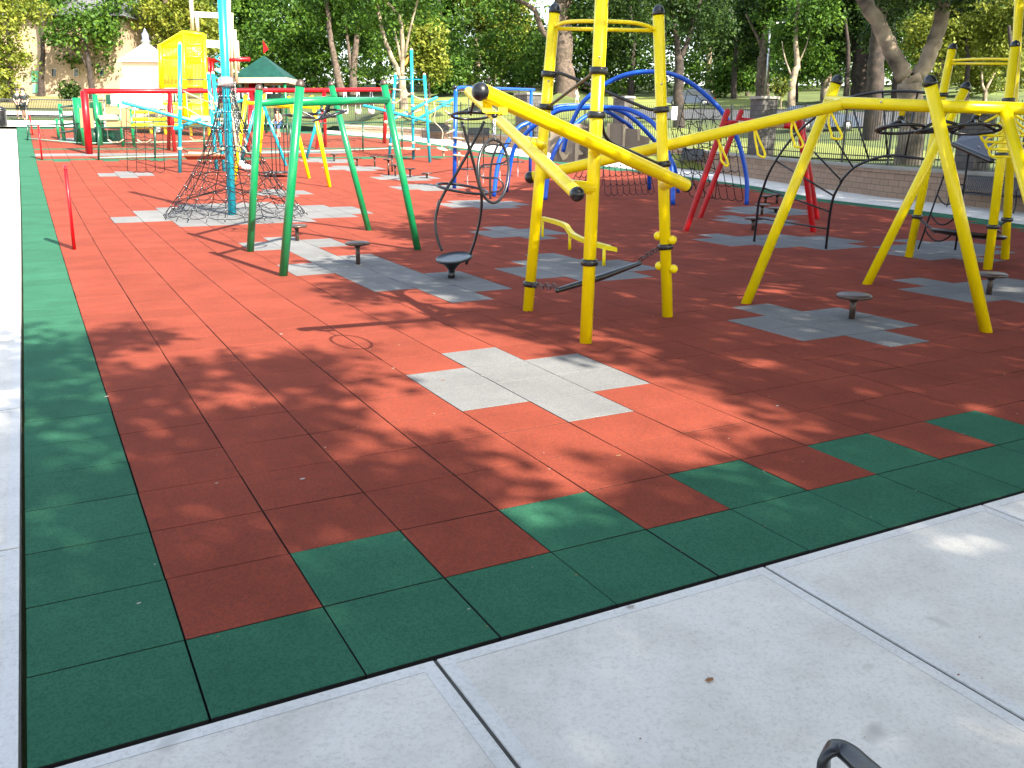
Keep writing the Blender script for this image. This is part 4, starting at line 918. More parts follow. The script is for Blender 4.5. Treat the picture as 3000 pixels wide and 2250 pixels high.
t.tube('seat_rope', [q_('T7', 1352, 1000, .2), q_('T7', 1350, 900, .2), q_('T7', 1368, 770, .2), q_('T7', 1330, 690, .2), q_('T7', 1240, 600, .2), q_('T7', 1225, 530, .2), q_('T7', 1245, 420, .2), q_('T7', 1225, 270, .2)], .02, CREAM, 8, k=5, parent=sd)
t.tube('seat_post', [q_('T7', 1378, 1150, .2), q_('T7', 1372, 1060, .2)], .06, CREAM, 10, parent=sd)
for y in (258, 292, 335): t.tube('turquoise_hook', [q_('T7', 1270 + (y - 258), y + 8, .6), q_('T7', 1360, y - 2, .6), q_('T7', 1490, y, .6)], .025, CYA, 8)
t.ball('ball_end', up(z2, 'T7', 445, 597, -.2), .09, CREAM)

# ------------------------------------------------------------------ retaining wall, railings, pillars
WN = NPO - 3
def popt(k, off_=0.0):                       # point on the wall line, pushed outwards
    k = min(max(k, 0), NPO - 1.001); i = int(k); q = lerp(PO[i], PO[i + 1], k - i)
    d = PO[i + 1] - PO[i]; d = d / np.linalg.norm(d); n_ = np.array([d[1], -d[0]]); return np.array(q) + n_ * off_
ks = np.linspace(0, WN - 1.5, 120)
t = Thing('retaining_wall', 'low tan concrete-block retaining wall with pale coping along the far path', 'wall', (*popt(0), 0))
V = []; F = []; UVs = []; L = 0; prev = None; cum = []
for k in ks:
    q = popt(k); L += 0 if prev is None else np.linalg.norm(q - prev); prev = q; cum.append(L)
def profile(th, name, prof_fn, m, uv=True, smooth=False):
    mb = M(); uvs = []; n = len(prof_fn(0)); V = []
    for k in ks: V += prof_fn(k)
    F = []
    for i in range(len(ks) - 1):
        for j in range(n - 1):
            F.append((i * n + j, (i + 1) * n + j, (i + 1) * n + j + 1, i * n + j + 1))
            hs = [V[i * n + q][2] - G(*V[i * n][:2]) for q in range(n)]
            uvs += [(cum[i], hs[j]), (cum[i + 1], hs[j]), (cum[i + 1], hs[j + 1]), (cum[i], hs[j + 1])]
    mb.add(V, F); return th.part(name, mb, m, smooth=smooth, uvs=uvs)
def wp(k, off_, dz): q = popt(k, off_); b = popt(k); return (q[0], q[1], G(*b) + dz)
def P1f(k):
    h = wall_h(k); return [wp(k, .0, -.05), wp(k, .02, h - .22), wp(k, -.02, h - .215), wp(k, -.02, h - .10), wp(k, .3, h - .10)]
profile(t, 'block_face', P1f, WALLM)
def P2f(k):
    h = wall_h(k); return [wp(k, -.05, h - .098), wp(k, -.05, h - .01), wp(k, -.04, h), wp(k, .36, h), wp(k, .37, h - .12)]
profile(t, 'coping', P2f, CONCD)
# railings
t = Thing('iron_railing', 'black-green iron picket railing standing on the retaining wall', 'fence', (*popt(0, .5), 1))
acc = 0; bays = [0.0]; last = popt(0, .55)
kk = np.linspace(0, WN - .2, 900); 
for k in kk:
    q = popt(k, .55); acc += np.linalg.norm(q - last); last = q
    if acc > 2.5: bays.append(k); acc = 0
def fh(k): return float(np.interp(k, [0, 4, 7, 10, 13, 20], [2.0, 2.0, 1.95, 1.7, 1.5, 1.35]))
def fz(k): b = popt(k); return G(*b) + wall_h(k) - .02
for i in range(len(bays) - 1):
    ka, kb = bays[i], bays[i + 1]; a_, b_ = popt(ka, .55), popt(kb, .55); za, zb = fz(ka), fz(kb); ha, hb = fh(ka), fh(kb)
    mb = M(); n = int(np.linalg.norm(a_ - b_) / .125)
    for j in range(1, n):
        f_ = j / n; q = lerp(a_, b_, f_); z = za + (zb - za) * f_; h = ha + (hb - ha) * f_
        mb.box((q[0], q[1], z + h / 2 + .04), (.009, 0, 0), (0, .009, 0), (0, 0, h / 2))
    d = np.array([*(b_ - a_), zb - za]) / 2; w_ = np.array([-d[1], d[0], 0]); w_ = w_ / np.linalg.norm(w_) * .016
    for hh in (.14, .93): mb.box(np.array([*lerp(a_, b_, .5), (za + zb) / 2 + (ha + hb) / 2 * hh]), d, w_, (0, 0, .018))
    t.part('picket_panel', mb, IRON, smooth=False)
    t.part('fence_post', M().box((a_[0], a_[1], za + ha / 2 + .03), (.03, 0, 0), (0, .03, 0), (0, 0, ha / 2 + .05)), IRON, smooth=False)
def pillar(u, vt, vb, w_px, lb, o_=.55):
    best = min(kk, key=lambda k: abs(1500 + FPX * ((np.array([*popt(k, o_), fz(k)]) - CAM) @ RT) / ((np.array([*popt(k, o_), fz(k)]) - CAM) @ FW) - u))
    q = popt(best, o_); b = np.array([q[0], q[1], fz(best) - .3]); D = depth(b); w = w_px / FPX * D / 2; tp = up(b, 'P', u, vt)[2]
    t = Thing('stone_pillar', lb, 'pillar', b, 'rough stone gate pillars in the railing')
    i = int(best); d = PO[i + 1] - PO[i]; d = d / np.linalg.norm(d); e1 = np.array([d[0], d[1], 0]) * w; e2 = np.array([d[1], -d[0], 0]) * w
    mb = M(); h = (tp - b[2]); V = []; F = []; uvs = []
    cor = [-e1 - e2, e1 - e2, e1 + e2, -e1 + e2]; o1 = 0
    for s_ in range(4):
        a_, c_ = b + cor[s_], b + cor[(s_ + 1) % 4]; n = len(V); ww = np.linalg.norm(c_ - a_)
        V += [a_, c_, c_ + (0, 0, h), a_ + (0, 0, h)]; F.append((n, n + 1, n + 2, n + 3)); uvs += [(o1, 0), (o1 + ww, 0), (o1 + ww, h), (o1, h)]; o1 += ww
    mb.add(V, F); t.part('stone_shaft', mb, STONE, smooth=False, uvs=uvs)
    t.part('cap_stone', M().slab([b + c_ * 1.14 + np.array([0, 0, h]) for c_ in cor], (0, 0, .1)), CONCD, smooth=False)
pillar(2225, 290, 455, 55, 'stone pillar behind the red frame, second from the right')
pillar(2842, 330, 520, 66, 'stone pillar behind the navy platform at the far right')
pillar(1548, 278, 395, 54, 'stone pillar behind the right post of the blue frame')
pillar(1822, 288, 372, 42, 'stone pillar seen between the two right posts of the near tower')

# benches
def bench(cpos, dirv, lb, w=1.8, name='park_bench', g_='black slatted benches along the far wall'):
    d = np.array([dirv[0], dirv[1], 0.]); d /= np.linalg.norm(d); n_ = np.array([-d[1], d[0], 0.])   # n_: the way it faces
    t = Thing(name, lb, 'bench', cpos, g_); c = np.array(cpos, float); Z = np.array([0, 0, 1.])
    mb = M(); ns = 34
    for i in range(ns):
        x = -w / 2 + w * (i + .5) / ns
        mb.box(c + d * x + n_ * .0 + Z * .44, d * .017, n_ * .23, Z * .006)
    t.part('seat', mb, BLK, smooth=False)
    mb = M(); tl_ = Z * .21 - n_ * .05
    for i in range(ns):
        x = -w / 2 + w * (i + .5) / ns
        mb.box(c + d * x - n_ * .28 + Z * .69, d * .017, n_ * .006 + Z * .001, tl_)
    t.part('backrest', mb, BLK, smooth=False)
    t.tube('rail', [c - d * w / 2 - n_ * .34 + Z * .9, c + d * w / 2 - n_ * .34 + Z * .9], .022, BLK, 8)
    t.tube('rail', [c - d * w / 2 + n_ * .24 + Z * .43, c + d * w / 2 + n_ * .24 + Z * .43], .02, BLK, 8); t.tube('rail', [c - d * w / 2 - n_ * .24 + Z * .44, c + d * w / 2 - n_ * .24 + Z * .44], .02, BLK, 8)
    for s_ in (-1, 1):
        e = c + d * s_ * w / 2
        t.tube('leg', curve([e + n_ * .27, e + n_ * .22 + Z * .2, e + n_ * .24 + Z * .42, e + n_ * .27 + Z * .6, e + n_ * .2 + Z * .655, e + n_ * .0 + Z * .66, e - n_ * .28 + Z * .64], 4), .02, BLK, 8)
        t.tube('leg', curve([e - n_ * .34, e - n_ * .24 + Z * .22, e - n_ * .25 + Z * .44, e - n_ * .34 + Z * .9], 4), .022, BLK, 8)
    return t
def wdir(u):
    k = min(kk, key=lambda k: abs(1500 + FPX * ((np.array([*popt(k), G(*popt(k))]) - CAM) @ RT) / ((np.array([*popt(k), G(*popt(k))]) - CAM) @ FW) - u)); i = int(k); return k, PO[i + 1] - PO[i]
for u, lb, w in ((2925, 'black slatted bench at the far right behind the shaded yellow tower', 2.3), (2035, 'black slatted bench behind the nets right of the near yellow tower', 1.9), (1410, 'black bench seen through the standing spinner', 1.6), (1290, 'black bench beside the hanging cream rope seat, leftmost of the benches', 1.6)):
    k, d = wdir(u); q = popt(k, -.5); bench((q[0], q[1], G(*q) + .02), d, lb, w)
# foreground bench with only its armrest loop in view
Dn = 2.15
arm = [at('K7', 592, 1650, Dn), at('K7', 588, 1520, Dn), at('K7', 600, 1435, Dn), at('K7', 650, 1375, Dn), at('K7', 720, 1362, Dn), at('K7', 790, 1400, Dn - .02), at('K7', 900, 1500, Dn - .08), at('K7', 1040, 1625, Dn - .16), at('K7', 1190, 1760, Dn - .22)]
fb = Thing('near_bench', 'black metal bench whose curved armrest pokes in at the bottom right corner', 'bench', (arm[1][0], arm[1][1], .012))
cc = curve(arm, 6); V = []
for i, c in enumerate(cc):
    d = np.array(cc[min(i + 1, len(cc) - 1)]) - np.array(cc[max(i - 1, 0)]); d /= np.linalg.norm(d)
    w_ = np.array([RT[0], RT[1], 0]) * .55 + HF * .83; w_ = w_ - d * (w_ @ d); w_ /= np.linalg.norm(w_); n_ = np.cross(d, w_)
    for a_ in range(12):
        q = 2 * math.pi * a_ / 12; V.append(c + w_ * .026 * np.sign(math.cos(q)) * abs(math.cos(q)) ** .5 + n_ * .013 * np.sign(math.sin(q)) * abs(math.sin(q)) ** .5)
mb = M(); Fc = [tuple(range(12))[::-1]]
for i in range(len(cc) - 1):
    for a_ in range(12): Fc.append((12 * i + a_, 12 * i + (a_ + 1) % 12, 12 * i + 12 + (a_ + 1) % 12, 12 * i + 12 + a_))
mb.add(V, Fc); fb.part('armrest', mb, BLK)
e = arm[0]; fb.tube('leg', [np.array([e[0], e[1], .0]), np.array([e[0], e[1], e[2] + .02])], .018, BLK, 10)
rdir = arm[-1] - arm[3]; rdir[2] = 0; rdir /= np.linalg.norm(rdir); side = np.array([rdir[1], -rdir[0], 0.])
sc0 = np.array([e[0], e[1], 0]) + rdir * .35 + side * .85
mb = M()
for i in range(30): mb.box(sc0 + side * (-.8 + 1.6 * (i + .5) / 30) + np.array([0, 0, .40]), side * .017, rdir * .24, (0, 0, .005))
fb.part('seat', mb, BLK, smooth=False)
mb = M()
for i in range(30): mb.box(sc0 + side * (-.8 + 1.6 * (i + .5) / 30) + rdir * .3 + np.array([0, 0, .6]), side * .017, rdir * .005, rdir * .03 + np.array([0, 0, .2]))
fb.part('backrest', mb, BLK, smooth=False)
for s_ in (-.8, .8):
    for r_ in (-.22, .25): fb.tube('leg', [sc0 + side * s_ + rdir * r_ + np.array([0, 0, .01]), sc0 + side * s_ + rdir * r_ + np.array([0, 0, .4])], .02, BLK, 8)

# sign on the railing
k, d = wdir(1976); q = popt(k, .45); z = fz(k); b = np.array([q[0], q[1], z]); c = up(b, 'T2', 1222, 362)
t = Thing('warning_sign', 'white notice with a red prohibition ring hung on the railing', 'sign', c)
e1 = RT * np.array([1, 1, 0]); e1 /= np.linalg.norm(e1); w_ = 75 * .226 / FPX * depth(c) / 2; h_ = 165 * .226 / FPX * depth(c) / 2
t.part('plate', M().box(c, e1 * w_, HF * .01, (0, 0, h_)), WHT, smooth=False)
t.part('ring', M().tube(ringpts(c - HF * .02 - np.array([0, 0, h_ * .1]), w_ * .62, e1, (0, 0, 1), 24), w_ * .09, 6), RED)
t.part('ring_bar', M().tube([c - HF * .02 - np.array([0, 0, h_ * .1]) + (e1 * .7 + np.array([0, 0, .7])) * w_ * .6 * s_ for s_ in (-1, 1)], w_ * .07, 6), RED)
t.part('heading_bar', M().box(c - HF * .012 + np.array([0, 0, h_ * .72]), e1 * w_ * .7, HF * .003, (0, 0, h_ * .05)), IRON, smooth=False)

# ------------------------------------------------------------------ chain-link fences
def chainlink(pts, topv, lb, posts, pitch=.14):
    t = Thing('chain_link_fence', lb, 'fence', gp('P', *pts[0]), 'green chain-link fences across the back')
    B = [gp('P', *q) for q in pts]; U = [up(b, 'P', q[0], v) for b, q, v in zip(B, pts, topv)]
    def P_(f_): i = min(int(f_ * (len(B) - 1)), len(B) - 2); r_ = f_ * (len(B) - 1) - i; return lerp(B[i], B[i + 1], r_), lerp(U[i], U[i + 1], r_)
    t.tube('top_rail', U, .03, DGR, 8); t.tube('bottom_rail', [b + np.array([0, 0, .09]) for b in B], .024, mat('pale_green_rail', (.25, .50, .36), .4), 8)
    for f_ in posts:
        b, u = P_(f_); t.tube('fence_post', [b, u + np.array([0, 0, .04])], .04, DGR, 10)
    L = sum(np.linalg.norm(B[i + 1] - B[i]) for i in range(len(B) - 1)); n = int(L / pitch); H = np.linalg.norm(U[0] - B[0]); hh = H / pitch
    mb = M()
    def w3(a_, c_, r_=.0035):
        a_, c_ = np.array(a_), np.array(c_); k_ = len(mb.v); o = np.array([0, 0, r_]); s_ = HF * r_
        mb.v += [tuple(a_ + o), tuple(a_ - o + s_), tuple(a_ - o - s_), tuple(c_ + o), tuple(c_ - o + s_), tuple(c_ - o - s_)]
        mb.f += [(k_, k_ + 1, k_ + 4, k_ + 3), (k_ + 1, k_ + 2, k_ + 5, k_ + 4), (k_ + 2, k_, k_ + 3, k_ + 5)]
    for i in range(-int(hh), n):
        for s_ in (1, -1):
            f0, f1 = i / n, (i + hh) / n
            if s_ < 0: f0, f1 = f1, f0
            v0_, v1_ = 0, 1
            if f0 < 0: v0_ = -f0 / (f1 - f0); f0 = 0
            if f1 < 0: v1_ = f0 / (f0 - f1); f1 = 0
            if f0 > 1: v0_ = (f0 - 1) / (f0 - f1); f0 = 1
            if f1 > 1: v1_ = (1 - f0) / (f1 - f0); f1 = 1
            if v1_ <= v0_: continue
            a0_, a1_ = P_(min(f0, 1)); c0__, c1__ = P_(min(f1, 1))
            w3(lerp(a0_, a1_, v0_), lerp(c0__, c1__, v1_))
    t.part('wire_mesh', mb, DGR, smooth=False)
chainlink([(289, 469), (557, 460), (800, 452), (1042, 444), (1210, 437)], (374, 369, 364, 359, 356), 'nearer green chain-link fence on the green tile strip behind the pods', [0, .15, .29, .55, .64, .78, .95])
chainlink([(81, 411), (242, 425), (430, 423), (640, 417)], (368, 362, 359, 356), 'farther green chain-link fence behind the tall red swing legs', [0, .3, .6, 1])

# ------------------------------------------------------------------ red swing set
t = Thing('swing_set', 'long red swing set with one high beam running across the back left', 'swing set', gp('P', 500, 442))
bx = [gp('P', 264, 452), gp('P', 505, 443), gp('P', 738, 439), gp('P', 951, 431), gp('P', 1127, 420)]
bm = [up(bx[0], 'P', 246, 267), up(bx[1], 'P', 497, 267), up(bx[2], 'P', 735, 265), up(bx[3], 'P', 950, 264), up(bx[4], 'P', 1132, 262), up(bx[4], 'P', 1146, 275)]
t.tube('beam', bm[:5] + [lerp(bm[4], bm[5], .8)], .105, RED, 16)
for f0, x0_, y0_, tp_, r_ in (('P', 262, 451, bm[0], .15), ('P', 494, 439, bm[1], .085), ('P', 512, 444, bm[1], .085), ('P', 727, 445, bm[2], .085), ('P', 754, 441, bm[2], .085), ('P', 928, 436, bm[3], .085), ('P', 953, 431, bm[3], .085), ('P', 1126, 420, bm[4], .11)):
    t.tube('leg', [gp(f0, x0_, y0_), tp_], r_, RED, 14)
def swing(u0_, u1_, v, m, lb):
    f_ = ((u0_ + u1_) / 2 - 264) / (1127 - 264); i = min(3, int(f_ * 4)); 
    b = lerp(bx[0], bx[4], f_); a_, c_ = up(b, 'P', u0_, v), up(b, 'P', u1_, v); mid = up(b, 'P', (u0_ + u1_) / 2, v + 7)
    s_ = Thing('belt_swing', lb, 'swing', mid, 'belt swings hanging from the red beam'); cc = curve([a_, lerp(a_, mid, .5) - np.array([0, 0, .06]), mid, lerp(c_, mid, .5) - np.array([0, 0, .06]), c_], 4)
    mb = M(); V = []
    for q in cc: V += [q - HF * .09, q + HF * .09, q + HF * .09 + np.array([0, 0, .03]), q - HF * .09 + np.array([0, 0, .03])]
    Fc = [(3, 2, 1, 0), tuple(len(V) - 4 + i for i in range(4))]
    for i in range(len(cc) - 1):
        for k_ in range(4): Fc.append((4 * i + k_, 4 * i + (k_ + 1) % 4, 4 * i + 4 + (k_ + 1) % 4, 4 * i + 4 + k_))
    mb.add(V, Fc); s_.part('belt', mb, m)
    zt = np.interp((u0_ + u1_) / 2, [246, 497, 735, 950, 1132], [q[2] for q in bm[:5]])
    for e in (a_, c_): s_.tube('chain', [e, np.array([e[0], e[1], zt])], .012, STEEL, 5)
swing(317, 362, 410, CREAM, 'cream belt swing left of the two near the tall red leg'); swing(403, 443, 410, CREAM, 'cream belt swing just right of the fence post near the tall red leg'); swing(557, 598, 403, TANY, 'yellow belt swing between the red legs and the rope pyramid')
for u_ in (1011, 1049, 1088):
    f_ = (u_ - 264) / (1127 - 264); b = lerp(bx[0], bx[4], f_); c = up(b, 'P', u_, 322)
    s_ = Thing('bucket_swing', 'white toddler swing hanging %s' % {1011: 'left of the three behind the green leg', 1049: 'in the middle of the three right of the green leg', 1088: 'right of the three, nearest the turquoise climber'}[u_], 'swing', c, 'white toddler swings on the red beam')
    s_.part('bucket', M().lathe(c - np.array([0, 0, .22]), [(.06, 0), (.15, .03), (.17, .25), (.15, .25), (.12, .06), (.01, .05)], 14), WHT)
    for e in (-.15, .15): s_.tube('chain', [c + RT * e + np.array([0, 0, .03]), up(b, 'P', u_, 270) + RT * e * .3], .02, WHT, 5)

# ------------------------------------------------------------------ yellow slide tower
yb_ = gp('P', 545, 398)
t = Thing('slide_tower', 'tall bright yellow barred play tower at the back left', 'play tower', yb_)
Yq = lambda x, y, o_=0: up(yb_, 'R2', x, y, o_)
for o_ in (0, 1.6):
    mb = M().tube([Yq(440, 492, o_), Yq(690, 347, o_), Yq(912, 378, o_)], .10, 10).tube([Yq(440, 480, o_), Yq(452, 960, o_)], .13, 10).tube([Yq(690, 347, o_), Yq(712, 1340, o_)], .12, 10).tube([Yq(912, 370, o_), Yq(940, 1340, o_)], .12, 10)
    for y in (480, 620, 935): mb.tube([Yq(450, y + (30 if y == 480 else 0), o_), Yq(925, y - 5, o_)], .07, 8)
    t.part('cage_frame', mb, YEL)
mb = M()
for x in range(470, 905, 15):
    yt_ = 492 + (347 - 492) * (x - 440) / 250 if x < 690 else 347 + 31 * (x - 690) / 222
    mb.tube([Yq(x, yt_, 0), Yq(x + 8, 935, 0)], .024, 5); 
t.part('cage_bars', mb, YEL, label='vertical yellow bars of the cage')
t.part('back_panel', M().slab([Yq(470, 640, 1.6), Yq(640, 600, 1.6), Yq(640, 930, 1.6), Yq(475, 930, 1.6)], HF * .06), TANY, smooth=False)
t.part('back_panel', M().slab([Yq(720, 700, 1.6), Yq(890, 690, 1.6), Yq(895, 930, 1.6), Yq(725, 930, 1.6)], HF * .06), TANY, smooth=False)
t.part('roof_panel', M().slab([Yq(440, 492, 0), Yq(690, 347, 0), Yq(690, 347, 1.6), Yq(440, 492, 1.6)], (0, 0, .06)), YEL, smooth=False)
mb = M()
for x in range(560, 950, 14): mb.tube([Yq(x, 1125, .1), Yq(x + 5, 1330, .1)], .024, 5)
t.part('barrier_bars', mb, YEL); t.tube('barrier_rail', [Yq(470, 1120, .1), Yq(955, 1120, .1)], .06, YEL, 8)
t.part('side_panel', M().slab([Yq(640, 1125, .3), Yq(780, 1125, .3), Yq(785, 1340, .3), Yq(645, 1340, .3)], HF * .06), YEL, smooth=False)
t.part('deck', M().slab([Yq(130, 1345, 0), Yq(950, 1330, 0), Yq(950, 1330, 1.8), Yq(130, 1345, 1.8)], (0, 0, -.18)), YEL, smooth=False)
t.part('cream_roof', M().slab([Yq(770, 1245, -.4), Yq(940, 1250, -.4), Yq(1010, 1330, -.4), Yq(760, 1325, -.4)], HF * .5), CREAM, smooth=False)
for x in (335, 490, 765, 962):
    g_ = Yq(x, 1345, .2); t.tube('support', [np.array([g_[0], g_[1], G(g_[0], g_[1])]), g_], .09, YEL, 10)
for x in (590, 640, 710): t.tube('upright', [Yq(x, 960, .2), Yq(x + 4, 1120, .2)], .05, (DGR, CYA, YEL)[(x > 600) + (x > 700)], 8)
for i, y in enumerate((1215, 1290)): t.tube('low_rail', [Yq(100, y - 10, 0), Yq(490, y, 0)], .07, YEL, 8)
t.part('white_slide', M().slab([Yq(10, 1010, .4), Yq(440, 1000, .4), Yq(450, 1170, .4), Yq(-60, 1140, .4)], HF * .5), WHT, smooth=False)
t.part('white_slide', M().slab([Yq(130, 820, .6), Yq(430, 840, .6), Yq(440, 1010, .6), Yq(0, 1000, .6)], HF * .3), WHT, smooth=False)
t.part('tan_panel', M().slab([Yq(140, 1225, .2), Yq(250, 1225, .2), Yq(250, 1290, .2), Yq(140, 1290, .2)], HF * .05), WHT, smooth=False)

# ------------------------------------------------------------------ green and tan play structure, far left
gb_ = gp('T5', 640, 1262)
t = Thing('green_play_structure', 'green and tan toddler play structure behind the tall red leg', 'play structure', gb_)
q5 = lambda x, y, o_=0: up(gb_, 'T5', x, y, o_)
for x, yt_, yb2, r_, o_ in ((145, 575, 1150, .09, 2), (425, 480, 1290, .22, 1), (470, 640, 1290, .09, 0), (715, 425, 1265, .12, .6), (770, 560, 1240, .16, 1.4), (1100, 575, 1230, .07, .6), (1290, 650, 1220, .07, .6), (95, 820, 1000, .07, 3)):
    a_ = q5(x - 10, yt_, o_); t.tube('post', [np.array([a_[0], a_[1], G(a_[0], a_[1])]) , a_], r_, DGR if x in (770,) else GRN, 12)
for pts, m, o_ in (([(458, 650), (655, 650), (690, 970), (480, 960)], TANY, -.1), ([(860, 640), (1095, 635), (1100, 745), (865, 745)], TANY, .4), ([(880, 855), (1115, 850), (1120, 950), (885, 945)], TANY, .4), ([(1120, 640), (1260, 640), (1290, 950), (1140, 950)], TANY, .5), ([(590, 550), (800, 550), (830, 800), (640, 790)], GRN, .9), ([(750, 760), (1080, 780), (1090, 830), (790, 835)], CREAM, .3), ([(850, 1000), (1180, 1000), (1190, 1210), (860, 1215)], DGR, 1.2), ([(340, 700), (470, 690), (480, 1200), (370, 1200)], DGR, 1.2), ([(950, 420), (1240, 400), (1240, 610), (960, 610)], WHT, 1.8), ([(1250, 395), (1790, 400), (1790, 640), (1260, 610)], WHT, 2.2), ([(880, 430), (950, 420), (965, 590), (890, 580)], DGR, 1.5)):
    t.part('panel', M().slab([q5(x, y, o_) for x, y in pts], HF * .07), m, smooth=False)
for y in (720, 835, 940): t.tube('yellow_rail', [q5(1290, y, .6), q5(1870, y - 15, 1.2)], .06 if y < 940 else .13, YEL, 8)
for y in (600, 770, 890, 1010): t.tube('step_rail', [q5(150, y + 30, 1.8), q5(400, y, 1.2)], .05, DGR, 8)
t.tube('play_tunnel', [q5(560, 1120, 1.0), q5(840, 1110, 1.2)], .45, DGR, 20)
t.part('bubble', M().ball(q5(1720, 990, .8), .16, 14, 8), WHT)

# ------------------------------------------------------------------ cream ladder tower with white decks
lt = gp('P', 640, 393)
t = Thing('ladder_tower', 'very tall slim cream pole tower with white shelves rising behind the turquoise mast', 'play tower', lt)
l2 = lambda x, y, o_=0: up(lt, 'R2', x, y, o_)
for x0_, y0_, x1_, y1_, r_ in ((770, -60, 790, 330, .11), (835, 180, 845, 340, .10), (1180, -60, 1180, 900, .11), (1215, 140, 1215, 880, .08), (1245, 320, 1265, 900, .09), (1275, 440, 1290, 760, .07)):
    t.tube('pole', [l2(x0_, y0_), l2(x1_, y1_)], r_, CREAM, 10)
for (x0_, x1_, y, th) in ((795, 1190, 135, .28), (905, 1265, 440, .4), (1020, 1290, 745, .16)):
    t.part('deck', M().slab([l2(x0_, y - 12), l2(x1_, y + 8), l2(x1_, y + 8, 1.2), l2(x0_, y - 12, 1.2)], (0, 0, -th)), WHT, smooth=False)
t.tube('red_beam', [l2(980, 655), l2(1410, 640)], .12, RED, 10); t.tube('red_post', [l2(1000, 655), l2(1010, 960)], .11, RED, 10); t.tube('red_post', [l2(960, 620), l2(975, 960)], .10, RED, 10)
for (x0_, y0_) in ((1075, 860), (1090, 1080)): t.tube('red_post', [l2(x0_, 850), l2(x0_ + 20, 1110)], .10, RED, 10)
g_ = l2(1190, 960); t.tube('support', [np.array([g_[0], g_[1], G(g_[0], g_[1])]), l2(1180, 880)], .1, CREAM, 10)
t.tube('coil_ladder', [l2(1062 + 22 * math.cos(k * 1.1), 590 + 12 * k, .4 * math.sin(k * 1.1)) for k in np.linspace(0, 40, 120)], .05, CYA, 6)

# ------------------------------------------------------------------ green pyramid roof shelter
sh = gp('P', 755, 392)
t = Thing('roofed_play_deck', 'play deck under a dark green pyramid roof with a small red flag', 'play tower', sh)
r2 = lambda x, y, o_=0: up(sh, 'R2', x, y, o_)
cn = [r2(1195, 838, 0), r2(1795, 834, 0)]; wd = np.linalg.norm(cn[1] - cn[0]); cn += [cn[1] + HF * wd, cn[0] + HF * wd]; ap = lerp(lerp(cn[0], cn[2], .5), cn[2], 0); ap = np.array([ap[0], ap[1], r2(1470, 598, wd / 2)[2]])
mb = M(); mb.add(list(cn) + [ap], [(0, 1, 4), (1, 2, 4), (2, 3, 4), (3, 0, 4), (3, 2, 1, 0)]); t.part('roof', mb, DGR2, smooth=False)
mb = M()
for i in range(4):
    a_, c_ = cn[i], cn[(i + 1) % 4]; n_ = np.cross(c_ - a_, (0, 0, 1)); n_ /= np.linalg.norm(n_); mb.slab([a_ + n_ * .03, c_ + n_ * .03, c_ + n_ * .03 - np.array([0, 0, .3]), a_ + n_ * .03 - np.array([0, 0, .3])], -n_ * .06)
t.part('fascia', mb, CREAM, smooth=False)
t.part('flag', M().slab([ap + np.array([0, 0, .1]), ap + np.array([0, 0, .85]), ap + RT * .3 + np.array([0, 0, .35])], HF * .03), RED, smooth=False)
for x, m, o_, r_ in ((1245, DGR, .2, .07), (1300, DGR, 3, .07), (1550, DGR, .5, .07), (1660, IRON, 3.6, .09), (1720, DGR, 3.8, .08), (1782, GRN, .2, .08), (1330, DGR, .3, .06), (1410, RED, 1, .11), (1450, RED, 1.5, .11), (1495, RED, 1, .11)):
    a_ = r2(x, 870, o_); t.tube('post', [np.array([a_[0], a_[1], G(a_[0], a_[1])]), a_ + np.array([0, 0, .12])], r_, m, 10)
t.part('side_panel', M().slab([r2(1310, 880, 2), r2(1400, 880, 2), r2(1400, 960, 2), r2(1310, 960, 2)], HF * .05), TAN, smooth=False)
t.part('dark_deck', M().slab([r2(1590, 1010, 1), r2(1790, 1010, 1), r2(1790, 1080, 1), r2(1590, 1080, 1)], HF * 1.2), DGR, smooth=False)

# ------------------------------------------------------------------ buildings, far left
def boxb(th, name, c, e1, w, dep, z0, z1, m, uv=True, label=None):
    n_ = np.array([-e1[1], e1[0], 0]); mb = M(); cor = [c - e1 * w / 2, c + e1 * w / 2, c + e1 * w / 2 + n_ * dep, c - e1 * w / 2 + n_ * dep]; V = []; F = []; uvs = []
    for i in range(4):
        a_, b_ = cor[i].copy(), cor[(i + 1) % 4].copy(); L = np.linalg.norm((b_ - a_)[:2]); k = len(V); a_[2] = b_[2] = 0
        V += [a_ + (0, 0, z0), b_ + (0, 0, z0), b_ + (0, 0, z1), a_ + (0, 0, z1)]; F.append((k, k + 1, k + 2, k + 3)); uvs += [(0, 0), (L, 0), (L, z1 - z0), (0, z1 - z0)]
    k = len(V); V += [q * (1, 1, 0) + (0, 0, z1) for q in cor]; F.append((k, k + 1, k + 2, k + 3)); uvs += [(0, 0)] * 4
    mb.add(V, F); return th.part(name, mb, m, smooth=False, uvs=uvs, label=label)
e1 = np.array([RT[0], RT[1], 0]); e1 /= np.linalg.norm(e1); nb = np.array([-e1[1], e1[0], 0])
c = far('P', 205, 286)
t = Thing('park_building', 'long beige building with grey roof and green doors behind the trees at the far left', 'building', c)
D = depth(c); wP = lambda u, v, o_=0: up(c, 'P', u, v, o_)
cx_ = lerp(wP(30, 286), wP(372, 286), .5); z1 = wP(200, 48)[2]; ww = np.linalg.norm(wP(30, 286) - wP(372, 286))
boxb(t, 'wall', cx_, e1, ww, 14, c[2] - 2, z1, BRICKB)
h0 = [cx_ - e1 * (ww / 2 + .8) - nb * .8, cx_ + e1 * (ww / 2 + .8) - nb * .8, cx_ + e1 * (ww / 2 + .8) + nb * 14.8, cx_ - e1 * (ww / 2 + .8) + nb * 14.8]
h0 = [q * (1, 1, 0) + (0, 0, z1 + .02) for q in h0]; r0_ = lerp(h0[0], h0[3], .5) + e1 * 4 + np.array([0, 0, 4.2]); r1_ = lerp(h0[1], h0[2], .5) - e1 * 4 + np.array([0, 0, 4.2])
